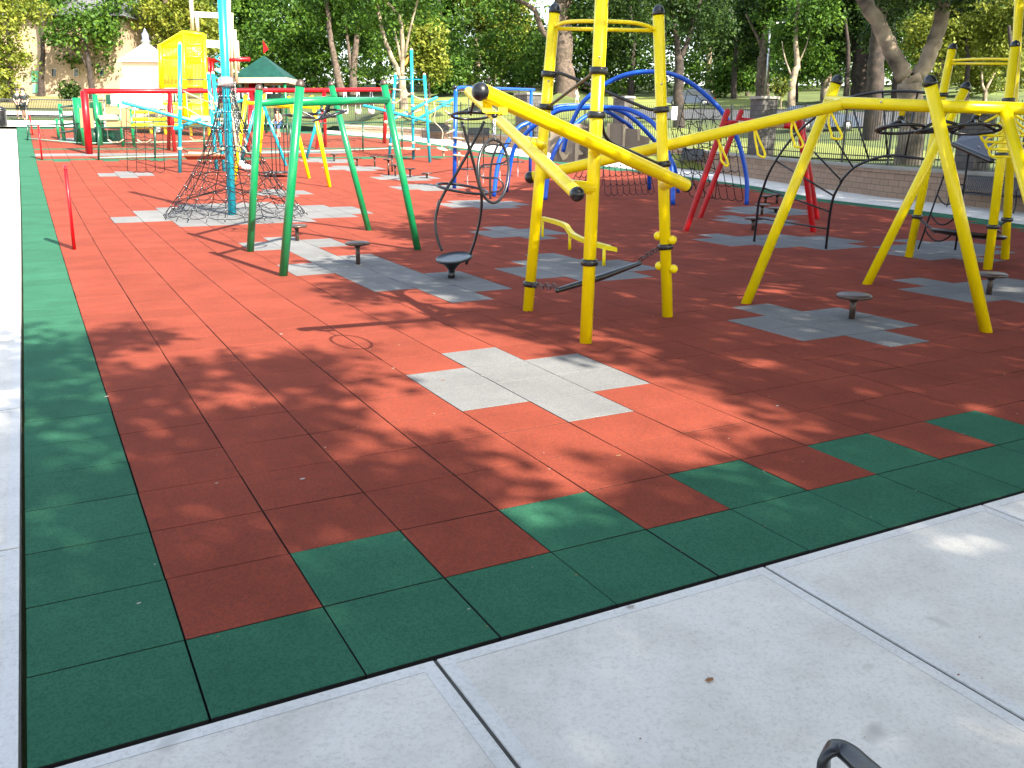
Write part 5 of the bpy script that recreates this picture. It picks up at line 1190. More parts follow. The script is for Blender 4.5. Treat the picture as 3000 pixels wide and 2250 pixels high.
t.part('roof', M().add(h0 + [r0_, r1_], [(0, 1, 5, 4), (1, 2, 5), (2, 3, 4, 5), (3, 0, 4), (3, 2, 1, 0)]), SLATE, smooth=False)
MINT = mat('mint_green_door', (.16, .50, .27), .6)
for u0_, v0_, u1_, v1_ in ((92, 208, 120, 240), (95, 246, 124, 272)): t.part('door', M().slab([wP(u0_, v0_, -.1), wP(u1_, v0_, -.1), wP(u1_, v1_, -.1), wP(u0_, v1_, -.1)], HF * .08), MINT, smooth=False)
for u0_, v0_ in ((150, 110), (215, 110), (290, 110), (150, 200), (215, 200), (290, 200)):
    fr = t.part('window', M().slab([wP(u0_, v0_, -.12), wP(u0_ + 16, v0_, -.12), wP(u0_ + 16, v0_ + 26, -.12), wP(u0_, v0_ + 26, -.12)], HF * .1), CREAM, smooth=False)
    t.part('pane', M().slab([wP(u0_ + 2, v0_ + 2, -.14), wP(u0_ + 14, v0_ + 2, -.14), wP(u0_ + 14, v0_ + 24, -.14), wP(u0_ + 2, v0_ + 24, -.14)], HF * .015), GLASS, fr, smooth=False)
c = gp('P', 410, 372); c2_ = c + HF * 6
t = Thing('kiosk', 'small pale kiosk with a white hipped roof and finial left of the yellow tower', 'kiosk', c2_)
k2_ = lambda x, y, o_=0: up(c2_, 'R1', x, y, o_)
a_, b_ = k2_(1182, 600), k2_(1550, 600); w_ = np.linalg.norm(b_ - a_); boxb(t, 'wall', lerp(a_, b_, .5), e1, w_, w_, G(*c2_[:2]) - 3, a_[2], STUCCO)
h0 = [lerp(a_, b_, .5) + e1 * s1 * (w_ / 2 + .25) + nb * q for s1, q in ((-1, -.25), (1, -.25), (1, w_ + .25), (-1, w_ + .25))]; h0 = [q * (1, 1, 0) + (0, 0, a_[2]) for q in h0]
apx = lerp(h0[0], h0[2], .5); apx[2] = k2_(1370, 405, w_ / 2)[2]
t.part('roof', M().add(h0 + [apx], [(0, 1, 4), (1, 2, 4), (2, 3, 4), (3, 0, 4), (3, 2, 1, 0)]), WHT, smooth=False)
t.part('finial', M().lathe(apx - np.array([0, 0, .35]), [(.3, 0), (.26, .3), (.34, .36), (.2, .5), (.22, .8), (.12, .95), (.05, 1.1), (.01, 1.2)], 14), STEEL)
t.part('window', M().slab([k2_(1310, 740, -.05), k2_(1365, 740, -.05), k2_(1365, 840, -.05), k2_(1310, 840, -.05)], HF * .03), TAN, smooth=False)
t.part('awning', M().slab([k2_(1250, 770, -1.2), k2_(1350, 790, -1.2), k2_(1360, 830, -1.2), k2_(1270, 830, -1.2)], HF * .3), RED, smooth=False)
t.part('awning', M().slab([k2_(1430, 830, -1.2), k2_(1500, 820, -1.2), k2_(1500, 870, -1.2), k2_(1410, 870, -1.2)], HF * .3), RED, smooth=False)
for x in (1170, 1500): t.part('white_screen', M().slab([k2_(x, 760, -.8), k2_(x + 60, 760, -.8), k2_(x + 60, 1050, -.8), k2_(x, 1050, -.8)], HF * .1), WHT, smooth=False)

# ------------------------------------------------------------------ far grounds: lawns, roads, infield
def patch(name, quad, m, lift, nu=14, nv=6):
    a_, b_, c_, d_ = [far('P', *q) for q in quad]; V = []; F = []
    for j in range(nv + 1):
        for i in range(nu + 1):
            q = lerp(lerp(a_, b_, i / nu), lerp(d_, c_, i / nu), j / nv); V.append((q[0], q[1], T(q[0], q[1]) + lift))
    for j in range(nv):
        for i in range(nu): k = j * (nu + 1) + i; F.append((k, k + 1, k + nu + 2, k + nu + 1))
    return struct(link(name, V, F, m))
LAWN = mat('sunny_lawn', (.19, .21, .035), .95, .2, .35, .4, 12, dark=(.11, .14, .028))
STRAW = mat('straw_grass', (.26, .20, .07), .95, .2, .35, .4, 12, dark=(.17, .15, .045))
patch('back_plaza', [(-400, 372), (700, 376), (760, 362), (-400, 352)], CONC, .06, 30)
patch('back_road', [(-400, 333), (560, 345), (560, 334), (-400, 322)], CONC, .06, 30, 4)
patch('straw_lawn', [(-400, 312), (700, 322), (700, 280), (-400, 280)], STRAW, .05, 24, 8)
patch('near_lawn', [(1220, 358), (1760, 372), (1760, 300), (1000, 295)], LAWN, .05, 20, 12)
patch('infield', [(1340, 272), (1780, 278), (1780, 256), (1180, 253)], DIRT, .09, 20, 6)
patch('park_road', [(1780, 345), (2700, 375), (2800, 330), (1780, 318)], ASPH, .09, 24, 5)
patch('side_lawn', [(1780, 425), (2500, 470), (3200, 470), (1780, 352)], LAWN, .05, 24, 10)
patch('far_lawn', [(1780, 314), (2300, 322), (2300, 290), (1780, 285)], LAWN, .05, 20, 6)

# ------------------------------------------------------------------ parked cars
def car(c, d, m, lb, L_=4.5, van=False):
    t = Thing('parked_car', lb, 'car', c, 'cars parked on the road beyond the railing'); d = np.array([d[0], d[1], 0.]); d /= np.linalg.norm(d); n_ = np.array([-d[1], d[0], 0]); Z = np.array([0, 0, 1.])
    H = 1.9 if van else 1.48; W2 = .9
    def sec(prof, w0, w1, name, mm):
        mb = M(); n = len(prof); V = [c + d * x + Z * z - n_ * (w0 if z < .9 else w1) for x, z in prof] + [c + d * x + Z * z + n_ * (w0 if z < .9 else w1) for x, z in prof]
        mb.add(V, [tuple(range(n))[::-1], tuple(range(n, 2 * n))] + [(i, (i + 1) % n, n + (i + 1) % n, n + i) for i in range(n)]); return t.part(name, mb, mm, smooth=False)
    h = L_ / 2
    sec([(-h, .35), (-h + .05, .75), (-h + .2, .92), (h * .45, .95), (h - .25, .82), (h, .62), (h, .35), (h - .3, .25), (-h + .3, .25)], W2, W2, 'body', m)
    sec([(-h + .15, .90), (-h + .5, H - .04), (-h + .9, H), (h * .1, H), (h * .5, .94)], W2 - .02, W2 - .16, 'cabin', m)
    sec([(-h + .28, .97), (-h + .58, H - .12), (h * .08, H - .12), (h * .42, .97)], W2 + .005, W2 - .125, 'windows', GLASS)
    for sx in (-h + .85, h - .85):
        for sy in (-1, 1):
            w = t.part('wheel', M().lathe(c + d * sx + n_ * sy * (W2 - .18) + Z * .32, [(.2, 0), (.31, .01), (.33, .06), (.33, .16), (.31, .2), (.2, .2)], 18, n_ * sy), TIRE)
            t.part('rim', M().lathe(c + d * sx + n_ * sy * (W2 + .0) + Z * .32, [(.2, 0), (.19, .03), (.05, .035), (.01, .03)], 14, n_ * sy), STEEL, w)
    for sy in (-.6, .6): t.part('tail_light', M().box(c - d * (h + .01) + n_ * sy + Z * .72, d * .02, n_ * .14, Z * .06), RED, smooth=False)
c = far('P', 2022, 312)
car(c, e1 * -1 + nb * .3, CARB, 'dark grey-blue car parked on the park road, seen between tree trunks', 4.4)
c = far('P', 2400, 384); car(c, e1 + nb * .15, CARB, 'dark car mostly hidden behind the rising yellow beam and railing', 4.3)
c = far('P', 770, 302); car(c, e1, CARW, 'white car under the trees behind the green pyramid roof', 4.4)

# ------------------------------------------------------------------ basketball hoop, street lamp, bin, kite
c = far('P', 1513, 262); k = Thing('basketball_hoop', 'white basketball backboard on a pole far across the field', 'basketball hoop', c)
bc_ = up(c, 'P', 1513, 231); s_ = 20 / FPX * depth(c) / 2 * .72
k.tube('pole', [c, bc_ + HF * .4], .08, STEEL, 8); k.part('backboard', M().box(bc_, e1 * s_, HF * .03, (0, 0, s_)), WHT, smooth=False)
k.part('target_square', M().tube([bc_ - HF * .05 + e1 * s_ * .45 * a_ + np.array([0, 0, s_ * .4 * b_ - s_ * .1]) for a_, b_ in ((-1, -1), (1, -1), (1, 1), (-1, 1), (-1, -1))], .05, 5), IRON)
k.tube('rim', ringpts(bc_ - HF * .3 - np.array([0, 0, s_ * .6]), .23, e1, HF, 16), .02, RED, 5)
c = far('P', 2240, 305); k = Thing('street_lamp', 'white street lamp arm reaching out high among the trees on the right', 'street lamp', c)
k.tube('pole', [c, up(c, 'P', 2256, 90)], .09, STEEL, 10)
k.tube('arm', [up(c, 'P', 2256, 90), up(c, 'P', 2262, 74), up(c, 'P', 2280, 67), up(c, 'P', 2318, 66)], .07, WHT, 8, k=4)
k.part('lamp_head', M().ball(up(c, 'P', 2331, 69), .5, 16, 10, (1, 1, .42)), WHT)
c = gp('P', 6, 372); k = Thing('litter_bin', 'dark litter bin cut by the left edge of the photo', 'bin', c)
k.part('bin_body', M().lathe(c, [(.25, 0), (.28, .05), (.3, .8), (.32, .85), (.3, .9)], 18), BLK); k.part('lid', M().lathe(c + np.array([0, 0, .88]), [(.31, 0), (.28, .12), (.12, .2), (.01, .21)], 18), BLK)
c = at('R6', 515, 665, 50); k = tag(link('caught_kite', M().slab([at('R6', 500, 710, 50), at('R6', 505, 660, 50), at('R6', 545, 600, 50), at('R6', 530, 680, 50)], HF * .04).v, M().slab([c, c, c, c], HF).f, mat('orange_cloth', (.8, .2, .03), .7), None, False, c), 'small orange kite scrap caught on the trunk behind the turquoise post', 'kite')

# ------------------------------------------------------------------ people far off
def person(base, h, lb, top, bottom, face=(0, -1), stride=.12, arms=0.1):
    b = np.array(base, float); fx, fy = face; f_ = np.array([fx, fy, 0.]); f_ /= np.linalg.norm(f_); s_ = np.array([f_[1], -f_[0], 0.]); Z = np.array([0, 0, 1.]); k = h / 1.72
    P_ = {}; J = [('pel', 0, 0, .95, .14), ('waist', 0, 0, 1.08, .125), ('chest', 0, .01, 1.32, .15), ('neck', 0, .01, 1.46, .055), ('head0', 0, .02, 1.54, .085), ('head', 0, .03, 1.63, .10), ('crown', 0, .02, 1.70, .07)]
    for sd, g_ in ((-1, 1), (1, -1)):
        n = 'l' if sd < 0 else 'r'
        J += [('hip' + n, sd * .09, 0, .9, .095), ('kn' + n, sd * .1, g_ * stride * .7 + .03, .5, .062), ('an' + n, sd * .1, g_ * stride, .09, .042), ('to' + n, sd * .11, g_ * stride + .16, .04, .035),
              ('sh' + n, sd * .17, 0, 1.40, .062), ('el' + n, sd * (.22 + arms * .3), -.02, 1.13, .045), ('wr' + n, sd * (.22 + arms * .2), .1 + arms, .9, .03), ('ha' + n, sd * (.21 + arms * .2), .13 + arms, .81, .035)]
    E = [('pel', 'waist'), ('waist', 'chest'), ('chest', 'neck'), ('neck', 'head0'), ('head0', 'head'), ('head', 'crown')]
    for n in 'lr': E += [('pel', 'hip' + n), ('hip' + n, 'kn' + n), ('kn' + n, 'an' + n), ('an' + n, 'to' + n), ('chest', 'sh' + n), ('sh' + n, 'el' + n), ('el' + n, 'wr' + n), ('wr' + n, 'ha' + n)]
    idx = {j[0]: i for i, j in enumerate(J)}
    def skin(name, keep, grow, m, parent=None):
        me = bpy.data.meshes.new(name); ks_ = [i for i, j in enumerate(J) if j[0] in keep]; mp_ = {i: a_ for a_, i in enumerate(ks_)}
        vs = [tuple((s_ * J[i][1] + f_ * J[i][2] + Z * J[i][3]) * k) for i in ks_]; es = [(mp_[idx[a_]], mp_[idx[c_]]) for a_, c_ in E if a_ in keep and c_ in keep]
        me.from_pydata(vs, es, []); me.materials.append(m); o = bpy.data.objects.new(name, me); COL.objects.link(o)
        md = o.modifiers.new('skin', 'SKIN'); md.use_smooth_shade = True
        for a_, i in enumerate(ks_):
            r_ = (J[i][4] + grow) * k; me.skin_vertices[0].data[a_].radius = (r_, r_)
        me.skin_vertices[0].data[0].use_root = True
        o.modifiers.new('subd', 'SUBSURF').levels = 1; o.modifiers['subd'].render_levels = 1
        if parent: o.parent = parent
        return o
    allk = [j[0] for j in J]; body = skin('person', allk, 0, SKIN); body.location = b; tag(body, lb, 'person')
    skin('shirt', ['pel', 'waist', 'chest', 'shl', 'shr', 'ell', 'elr'], .014, top, body)
    skin('trousers', ['pel', 'hipl', 'hipr', 'knl', 'knr'], .016, bottom, body)
    hm = M().ball((s_ * 0 + f_ * .005 + Z * 1.655) * k, .112 * k, 12, 8, (1, 1, 1)); o = link('hair', hm.v, hm.f, HAIR, body)
    for e in (-.035, .035): mb = M().ball((s_ * e + f_ * .125 + Z * 1.63) * k, .012 * k, 6, 4); link('eye', mb.v, mb.f, HAIR, body)
    return body
q = gp('P', 818, 404); person(q, up(q, 'P', 818, 320)[2] - q[2], 'person in a peach shirt and blue shorts walking behind the black hanging rods', CL_P, CL_B, (-.8, -.5), .2, .25)
q = far('P', 1689, 309); person(q, 1.6, 'dark-haired person in pale pink beyond the railing left of the near tower post', CL_W, CL_W, (.5, -.8))
q = far('P', 1433, 258); person(q, 2.0, 'distant person in white standing at the edge of the ball field', CL_W, CL_W, (.2, -1))
q = gp('P', 61, 350); person(q, 1.75, 'left of two dark-clothed people on the plaza at the far left', IRON, IRON, (.5, -1))
q = gp('P', 78, 352); person(q, 1.8, 'right of two dark-clothed people on the plaza at the far left', IRON, IRON, (-.5, -1))

# low dark railing across the far left
t = Thing('low_railing', 'low dark railing across the plaza at the far left', 'fence', gp('P', 0, 349))
a_, b_ = far('P', -150, 350), far('P', 560, 350); mb = M(); n = 150
for i in range(n + 1):
    q = lerp(a_, b_, i / n); z = T(q[0], q[1]); mb.box((q[0], q[1], z + .6), (.015, 0, 0), (0, .015, 0), (0, 0, .6))
t.part('pickets', mb, IRON, smooth=False)
for hh in (.15, 1.15): t.tube('rail', [np.array([*lerp(a_, b_, k)[:2], T(*lerp(a_, b_, k)[:2]) + hh]) for k in np.linspace(0, 1, 8)], .035, IRON, 6)

# ------------------------------------------------------------------ trees
def leaves_mesh(name, centers, rad, per, size, m, seed=0, tone=None):
    r = np.random.default_rng(seed); C_ = np.repeat(np.array(centers), per, axis=0); R_ = np.repeat(np.array(rad), per)
    n = len(C_); d = r.normal(size=(n, 3)); d /= np.linalg.norm(d, axis=1)[:, None] + 1e-9
    P_ = C_ + d * (R_ * r.random(n) ** .45)[:, None] * np.array([1, 1, .72])
    nn = r.normal(size=(n, 3)) * .9 + np.array([0, 0, .75]) + d * .5; nn /= np.linalg.norm(nn, axis=1)[:, None]
    a_ = np.cross(nn, r.normal(size=(n, 3))); a_ /= np.linalg.norm(a_, axis=1)[:, None] + 1e-9; b_ = np.cross(nn, a_)
    sz = size * r.uniform(.6, 1.35, n)
    a_ = a_ * sz[:, None]; b_ = b_ * (sz * .62)[:, None]
    V = np.stack([P_ - a_ * .5, P_ - b_ * .5 + a_ * .05 + nn * (sz * .08)[:, None], P_ + a_ * .5, P_ + b_ * .5 + a_ * .05 + nn * (sz * .08)[:, None]], 1).reshape(-1, 3)
    me = bpy.data.meshes.new(name); me.vertices.add(4 * n); me.vertices.foreach_set('co', V.astype(np.float32).ravel())
    me.loops.add(4 * n); me.loops.foreach_set('vertex_index', np.arange(4 * n, dtype=np.int32)); me.polygons.add(n)
    me.polygons.foreach_set('loop_start', np.arange(0, 4 * n, 4, dtype=np.int32)); me.polygons.foreach_set('loop_total', np.full(n, 4, np.int32))
    me.materials.append(m); me.update()
    tn = np.repeat(np.clip(r.normal(.5, .16, len(centers)) if tone is None else tone, 0, 1), per) + r.normal(0, .14, n)
    at_ = me.attributes.new('tint', 'FLOAT', 'POINT'); at_.data.foreach_set('value', np.repeat(np.clip(tn, 0, 1), 4).astype(np.float32))
    return me
def crown_clumps(ells, n, seed, cr):
    r = np.random.default_rng(seed); C_ = []; vol = np.array([e[3] * e[4] * e[5] for e in ells]) ** .8; vol = vol / vol.sum()
    for e, v in zip(ells, vol):
        k = max(3, int(n * v)); d = r.normal(size=(k, 3)); d /= np.linalg.norm(d, axis=1)[:, None]
        C_.append(np.array(e[:3]) + d * (r.random(k) ** .42)[:, None] * np.array(e[3:]) * (1 + .12 * np.sin(d[:, :1] * 7 + d[:, 1:2] * 5)))
    C_ = np.vstack(C_); return C_, r.uniform(.6, 1.3, len(C_)) * cr
def tree(label, base, limbs, ells, leaf=0, n=150, per=34, size=.26, cr=.75, bark=BARK, seed=1, group=None, name='tree'):
    base = np.array(base, float); t = Thing(name, label, 'tree', base, group)
    mb = M()
    for pts, r0, r1 in limbs:
        cc = curve([np.array(q) for q in pts], 4) if len(pts) > 2 else [np.array(q) for q in pts]
        cc = [q + nr.normal(0, r0 * .07, 3) * (1 if 0 < i < len(cc) - 1 else 0) for i, q in enumerate(cc)]
        mb.tube(cc, r0, 12, 'flat', r1)
    t.part('trunk', mb, bark)
    if ells:
        C_, R_ = crown_clumps([(*(np.array(e[:3]) - base), *e[3:]) for e in ells], n, seed, cr)
        o = bpy.data.objects.new('crown', leaves_mesh('crown', C_, R_, per, size, LF[leaf], seed)); COL.objects.link(o); o.parent = t.o
    return t
def ptree(label, f, bx_, by_, limbs, crowns, leaf=0, n=150, per=34, size=None, cr=None, bark=BARK, seed=1, flare=1.25, D_=None, hitfn=far, group=None):
    b = hitfn(f, bx_, by_) if D_ is None else at(f, bx_, by_, D_); D = depth(b); L = []
    for k, (pts, w0, w1) in enumerate(limbs):
        P3 = [up(b, f, x, y, o[0] if o else 0) for x, y, *o in pts]; s_ = FR[f][2] * D / FPX / 2
        if k == 0: P3 = [b - np.array([0, 0, .5])] + P3
        L.append((P3, w0 * s_ * (flare if k == 0 else 1), w1 * s_))
    E = []
    for (x, y, rx, ry, o_) in crowns:
        q = up(b, 'P', x, y, o_); s_ = depth(q) / FPX; E.append((*q, rx * s_, rx * s_ * .9, ry * s_))
    sc_ = D / 60.0
    return tree(label, b, L, E, leaf, n, per, (size or .25) * max(.75, sc_), (cr or .75) * max(.8, sc_), bark, seed, group)
# each of the readable trees: trunk line from the photograph, crown masses round it
ptree('pale forked tree left of the centre turquoise post, leaning limb to the left', 'R6', 490, 1185, [([(480, 1000), (465, 820)], 85, 70), ([(455, 840), (400, 700), (300, 480), (240, 260), (190, -60), (150, -400)], 55, 30), ([(470, 830), (480, 550), (465, 330), (440, 180), (330, 50), (220, -60), (100, -350)], 50, 30), ([(470, 700), (410, 420), (390, 300)], 30, 14), ([(500, 620), (560, 300), (640, 0), (700, -300)], 30, 16)],
      [(1105, 50, 100, 85, 0), (1200, 20, 90, 70, 2), (1150, 120, 60, 55, 3), (1060, -60, 140, 80, -2), (1230, -80, 120, 80, 0), (1080, 190, 45, 40, 4)], 0, 230, bark=BARKL, seed=3)
ptree('twin-limbed pale tree rising behind the blue frame and the black ball', 'R6', 1235, 930, [([(1225, 900), (1215, 850)], 110, 90), ([(1190, 880), (1100, 700), (1010, 480), (930, 250), (890, 60), (860, -200)], 60, 30), ([(1225, 860), (1150, 700), (1040, 480), (960, 250), (890, 20), (840, -250)], 52, 30), ([(1260, 880), (1290, 700), (1260, 500), (1300, 350), (1230, 220), (1210, 50), (1230, -200)], 85, 40), ([(1220, 210), (1120, 270), (1010, 330)], 14, 6)],
      [(1330, -20, 110, 70, 0), (1260, 60, 60, 60, 2), (1400, 20, 60, 60, 0), (1300, 110, 60, 50, 6), (1430, -60, 90, 60, 0)], 3, 200, bark=BARKL, seed=4)
ptree('large dark tree trunk standing right behind the near yellow tower', 'S2', 985, 795, [([(985, 700), (975, 500), (965, 250), (955, 50), (950, -300)], 150, 110), ([(900, 330), (800, 250), (740, 90), (640, 20), (520, -40)], 55, 22), ([(960, 120), (1050, -80), (1150, -300)], 60, 30)],
      [(1740, 0, 110, 70, 0), (1690, -90, 200, 70, 0), (1840, 60, 90, 80, 2), (1890, -20, 90, 80, -2), (1470, -40, 90, 45, 0), (1800, 140, 60, 50, 4)], 2, 240, bark=BARK, seed=5)
ptree('dark forked tree just right of the near tower, behind the prohibition sign', 'S4', 330, 1385, [([(325, 1100), (330, 800), (325, 600)], 105, 85), ([(320, 620), (300, 400), (250, 150), (200, -200)], 70, 40), ([(350, 620), (430, 430), (470, 250), (560, 0), (600, -200)], 55, 30)],
      [(1960, 60, 100, 90, 0), (2050, 0, 90, 80, 0), (1920, -60, 130, 60, 2), (2040, 110, 60, 50, 2), (2110, 60, 60, 60, 3)], 2, 240, bark=BARKD, seed=6)
ptree('slim straight tree two trunks right of the near tower', 'S4', 655, 1010, [([(660, 850), (650, 600), (690, 420), (710, 200), (715, -100)], 60, 38), ([(640, 760), (640, 400), (640, 150), (620, -100)], 30, 20)],
      [(2110, 40, 80, 90, 0), (2160, -30, 90, 70, 0), (2150, 130, 60, 60, 3)], 0, 170, bark=BARKL, seed=7)
ptree('thick tree trunk behind the stone pillar by the red frame', 'S4', 1225, 1085, [([(1230, 900), (1240, 700), (1270, 500), (1290, 250), (1300, 0), (1300, -300)], 125, 85), ([(1240, 550), (1150, 350), (1050, 150)], 45, 20)],
      [(2240, 70, 70, 60, 2), (2180, 60, 60, 80, 3), (2280, -20, 120, 70, 0), (2200, 170, 55, 50, 5)], 2, 230, bark=BARK, seed=8)
ptree('pale slim tree behind the rising yellow beam', 'S4', 1550, 1180, [([(1545, 950), (1580, 780), (1610, 700), (1590, 500), (1600, 250), (1620, 0)], 70, 30), ([(1540, 820), (1470, 620), (1440, 450)], 22, 10), ([(1600, 720), (1700, 500), (1750, 300)], 20, 10)],
      [(2330, 100, 80, 60, 2), (2390, 40, 80, 70, 0), (2340, 190, 60, 45, 4), (2400, 170, 50, 60, 3)], 0, 220, bark=BARKL, seed=9)
ptree('stump-like pale forked tree between the two big right-hand trees', 'S6', 180, 930, [([(185, 850), (180, 800)], 70, 60), ([(170, 820), (140, 740), (150, 680)], 45, 22), ([(195, 820), (220, 700), (270, 610)], 50, 26)], [(2440, 90, 60, 60, 2), (2420, 160, 50, 50, 5)], 0, 110, bark=BARKL, seed=10)
ptree('thick dark tree left of the big forked tree on the right', 'S6', 430, 1120, [([(440, 900), (450, 600), (470, 350), (500, 100), (520, -200)], 165, 120), ([(400, 500), (280, 280), (150, 130), (40, 20)], 60, 30)],
      [(2520, 30, 80, 80, 3), (2470, 0, 70, 90, 0), (2440, -40, 100, 60, 0)], 2, 200, bark=BARKD, seed=11)
ptree('straight dark tree trunk seen behind the overhead crossbar on the right', 'S6', 560, 1510, [([(580, 1200), (600, 900), (620, 600), (640, 300), (650, 0), (660, -300)], 155, 130)],
      [(2600, 20, 80, 60, 3), (2570, 110, 50, 50, 4), (2640, -30, 90, 70, 0)], 2, 190, bark=BARKD, seed=12)
ptree('big mottled forked tree behind the curved black ladder', 'S7', 955, 300, [([(985, 100), (1010, -150), (1000, -350), (980, -560), (985, -640)], 270, 225), ([(930, -640), (820, -830), (720, -1060), (620, -1250), (520, -1420), (430, -1600)], 180, 130), ([(1060, -640), (1150, -800), (1230, -980), (1290, -1150), (1340, -1400), (1380, -1700)], 170, 140)],
      [(2700, -40, 200, 60, 0), (2600, -80, 200, 60, 2), (2820, -20, 90, 50, 0)], 2, 190, bark=BARKL, seed=13, flare=1.05)
ptree('thin pale tree at the far right above the yellow hoop', 'S6', 1790, 1090, [([(1795, 1000), (1790, 960)], 40, 34), ([(1780, 980), (1755, 850), (1765, 600), (1740, 450)], 32, 14), ([(1800, 970), (1860, 850), (1930, 720), (1960, 600)], 32, 14)],
      [(2860, 120, 90, 60, 0), (2920, 180, 70, 50, 2), (2810, 190, 60, 50, 3), (2870, 240, 70, 35, 4)], 1, 200, bark=BARKL, seed=14)
ptree('leaning tree at the far right with an autumn tinge', 'S6', 2060, 1000, [([(2040, 850), (2020, 650), (1960, 430), (1880, 230), (1810, 60), (1740, -100)], 55, 30)],
      [(2900, 60, 90, 50, 0), (2980, 100, 80, 80, 0), (2800, 70, 70, 60, 2), (2980, 210, 60, 60, 3)], 3, 210, bark=BARK, seed=15)
ptree('bushy tree behind the tan lattice poles', 'R4', 790, 345, [([(790, 250), (800, 50), (760, -200), (740, -600)], 44, 22)], [(830, 160, 70, 70, 0), (760, 90, 80, 90, 0), (880, 90, 70, 80, 0), (800, 0, 110, 70, 0), (730, 170, 60, 50, 3)], 0, 240, bark=BARK, seed=16)
ptree('green tree with a dark short trunk right of the green pyramid roof', 'R4', 990, 420, [([(990, 330), (980, 150), (960, -100), (990, -600)], 62, 32)], [(930, 150, 70, 70, 0), (900, 50, 90, 80, 0), (990, 60, 70, 80, 0), (940, -30, 120, 60, 0), (860, 210, 40, 30, 2)], 0, 240, bark=BARKD, seed=17)
ptree('leaning grey-trunked tree left of the green frame top', 'R4', 1305, 480, [([(1270, 350), (1240, 200), (1200, 0), (1160, -250), (1120, -700)], 75, 40)], [(980, 10, 90, 60, 2), (1030, 90, 50, 40, 3), (1000, -60, 110, 50, 0)], 0, 170, bark=BARK, seed=18)
ptree('twin trunk tree above the front green crossbar', 'R4', 1415, 475, [([(1420, 350), (1425, 200), (1440, 0), (1470, -300), (1480, -700)], 80, 42), ([(1420, 330), (1385, 100), (1350, -200), (1300, -600)], 44, 25)], [(1060, 30, 70, 60, 0), (1090, 140, 45, 45, 3), (1040, -50, 90, 50, 0)], 0, 150, bark=BARK, seed=19)
ptree('tall leafy tree with leaning trunks behind the yellow slide tower', 'R2', 560, 1080, [([(545, 700), (530, 380), (510, 100), (500, -200)], 85, 60)], [(500, 60, 80, 80, 0), (450, 10, 90, 70, 0), (560, 30, 80, 80, 0), (420, 100, 50, 45, 3), (610, 100, 70, 60, 0), (520, 170, 60, 50, 3)], 1, 250, bark=BARK, seed=20)
ptree('leafy tree in front of the beige building', 'P', 270, 292, [([(268, 250), (262, 200), (250, 120), (240, 40)], 16, 9), ([(262, 210), (230, 150), (200, 110)], 6, 3)], [(250, 60, 75, 60, 0), (190, 110, 55, 45, 0), (300, 100, 60, 55, 0), (150, 40, 60, 40, 2), (340, 40, 60, 60, 2), (210, 185, 40, 30, 2), (300, 190, 36, 30, 2)], 0, 210, per=26, bark=BARKD, seed=21)
ptree('dense dark tree cut by the left edge of the photo', 'P', 30, 302, [([(30, 250), (28, 150), (20, 50)], 16, 9)], [(20, 200, 70, 70, 0), (0, 110, 90, 80, 0), (50, 20, 90, 50, 2), (20, 270, 55, 26, 0), (-60, 60, 90, 90, 0)], 1, 240, bark=BARKD, seed=22)
ptree('small round dark shrub in front of the beige building', 'P', 200, 296, [([(200, 285), (200, 275)], 3, 2)], [(203, 268, 15, 17, 0)], 2, 24, per=24, seed=23)
ptree('young tree between the centre turquoise posts and the blue frame', 'R6', 770, 1050, [([(760, 900), (740, 780), (700, 700)], 22, 12)], [(1240, 110, 60, 50, 0), (1210, 170, 50, 45, 0), (1270, 190, 40, 40, 0)], 1, 170, seed=24)
ptree('leafy bush beyond the railing behind the hanging seat rope', 'R6', 960, 1010, [([(960, 960), (970, 900)], 14, 8)], [(1320, 235, 32, 34, 0), (1290, 250, 24, 22, 0), (1345, 200, 24, 26, 2)], 0, 110, seed=25)
ptree('yellowing tree across the field right of the basketball hoop trunk', 'R6', 1470, 905, [([(1480, 800), (1510, 700), (1550, 620)], 22, 10)], [(1480, 110, 80, 60, 0), (1420, 150, 60, 60, 0), (1540, 150, 50, 40, 0), (1450, 200, 50, 30, 2)], 1, 230, bark=BARKL, seed=26)
ptree('blue-green tree far across the field beside the near yellow tower', 'R6', 1900, 900, [([(1900, 800), (1890, 650)], 18, 10)], [(1560, 110, 40, 50, 0), (1590, 170, 50, 45, 0), (1550, 210, 50, 25, 0)], 2, 170, seed=27)
ptree('young light green tree beyond the park road', 'S4', 895, 1055, [([(895, 950), (900, 850)], 14, 8)], [(2145, 215, 50, 40, 0), (2110, 240, 36, 26, 0), (2185, 240, 30, 26, 0)], 0, 130, bark=BARKL, seed=28)
ptree('small autumn sapling with orange leaves behind the stone pillar', 'S4', 1430, 1200, [([(1432, 1050), (1435, 960)], 14, 6)], [(2288, 250, 12, 18, 0), (2292, 268, 8, 10, 0)], 3, 16, per=22, bark=BARKL, seed=29)
for i, (x, y, w, lb) in enumerate(((2190, 282, 24, 'far slender trunk left of the thick tree by the stone pillar'), (2420, 300, 60, 'far grey tree trunk behind the rising beam end'), (1745, 268, 20, 'far thin tree between the near tower posts'), (1560 - 90, 258, 16, 'thin far tree left of the basketball hoop'), (2750, 330, 50, 'far tree behind the slanting yellow leg top'))):
    ptree(lb, 'P', x, y, [([(x, y - 60), (x + 4, y - 150), (x, y - 260)], w * .45, w * .3)], [(x, y - 170, 70, 60, 0), (x + 40, y - 230, 80, 60, 0), (x - 50, y - 240, 70, 60, 0), (x + 10, y - 100, 50, 26, 0)], (0, 2, 0, 1, 1)[i], 190, bark=BARKL if i % 2 else BARK, seed=40 + i)

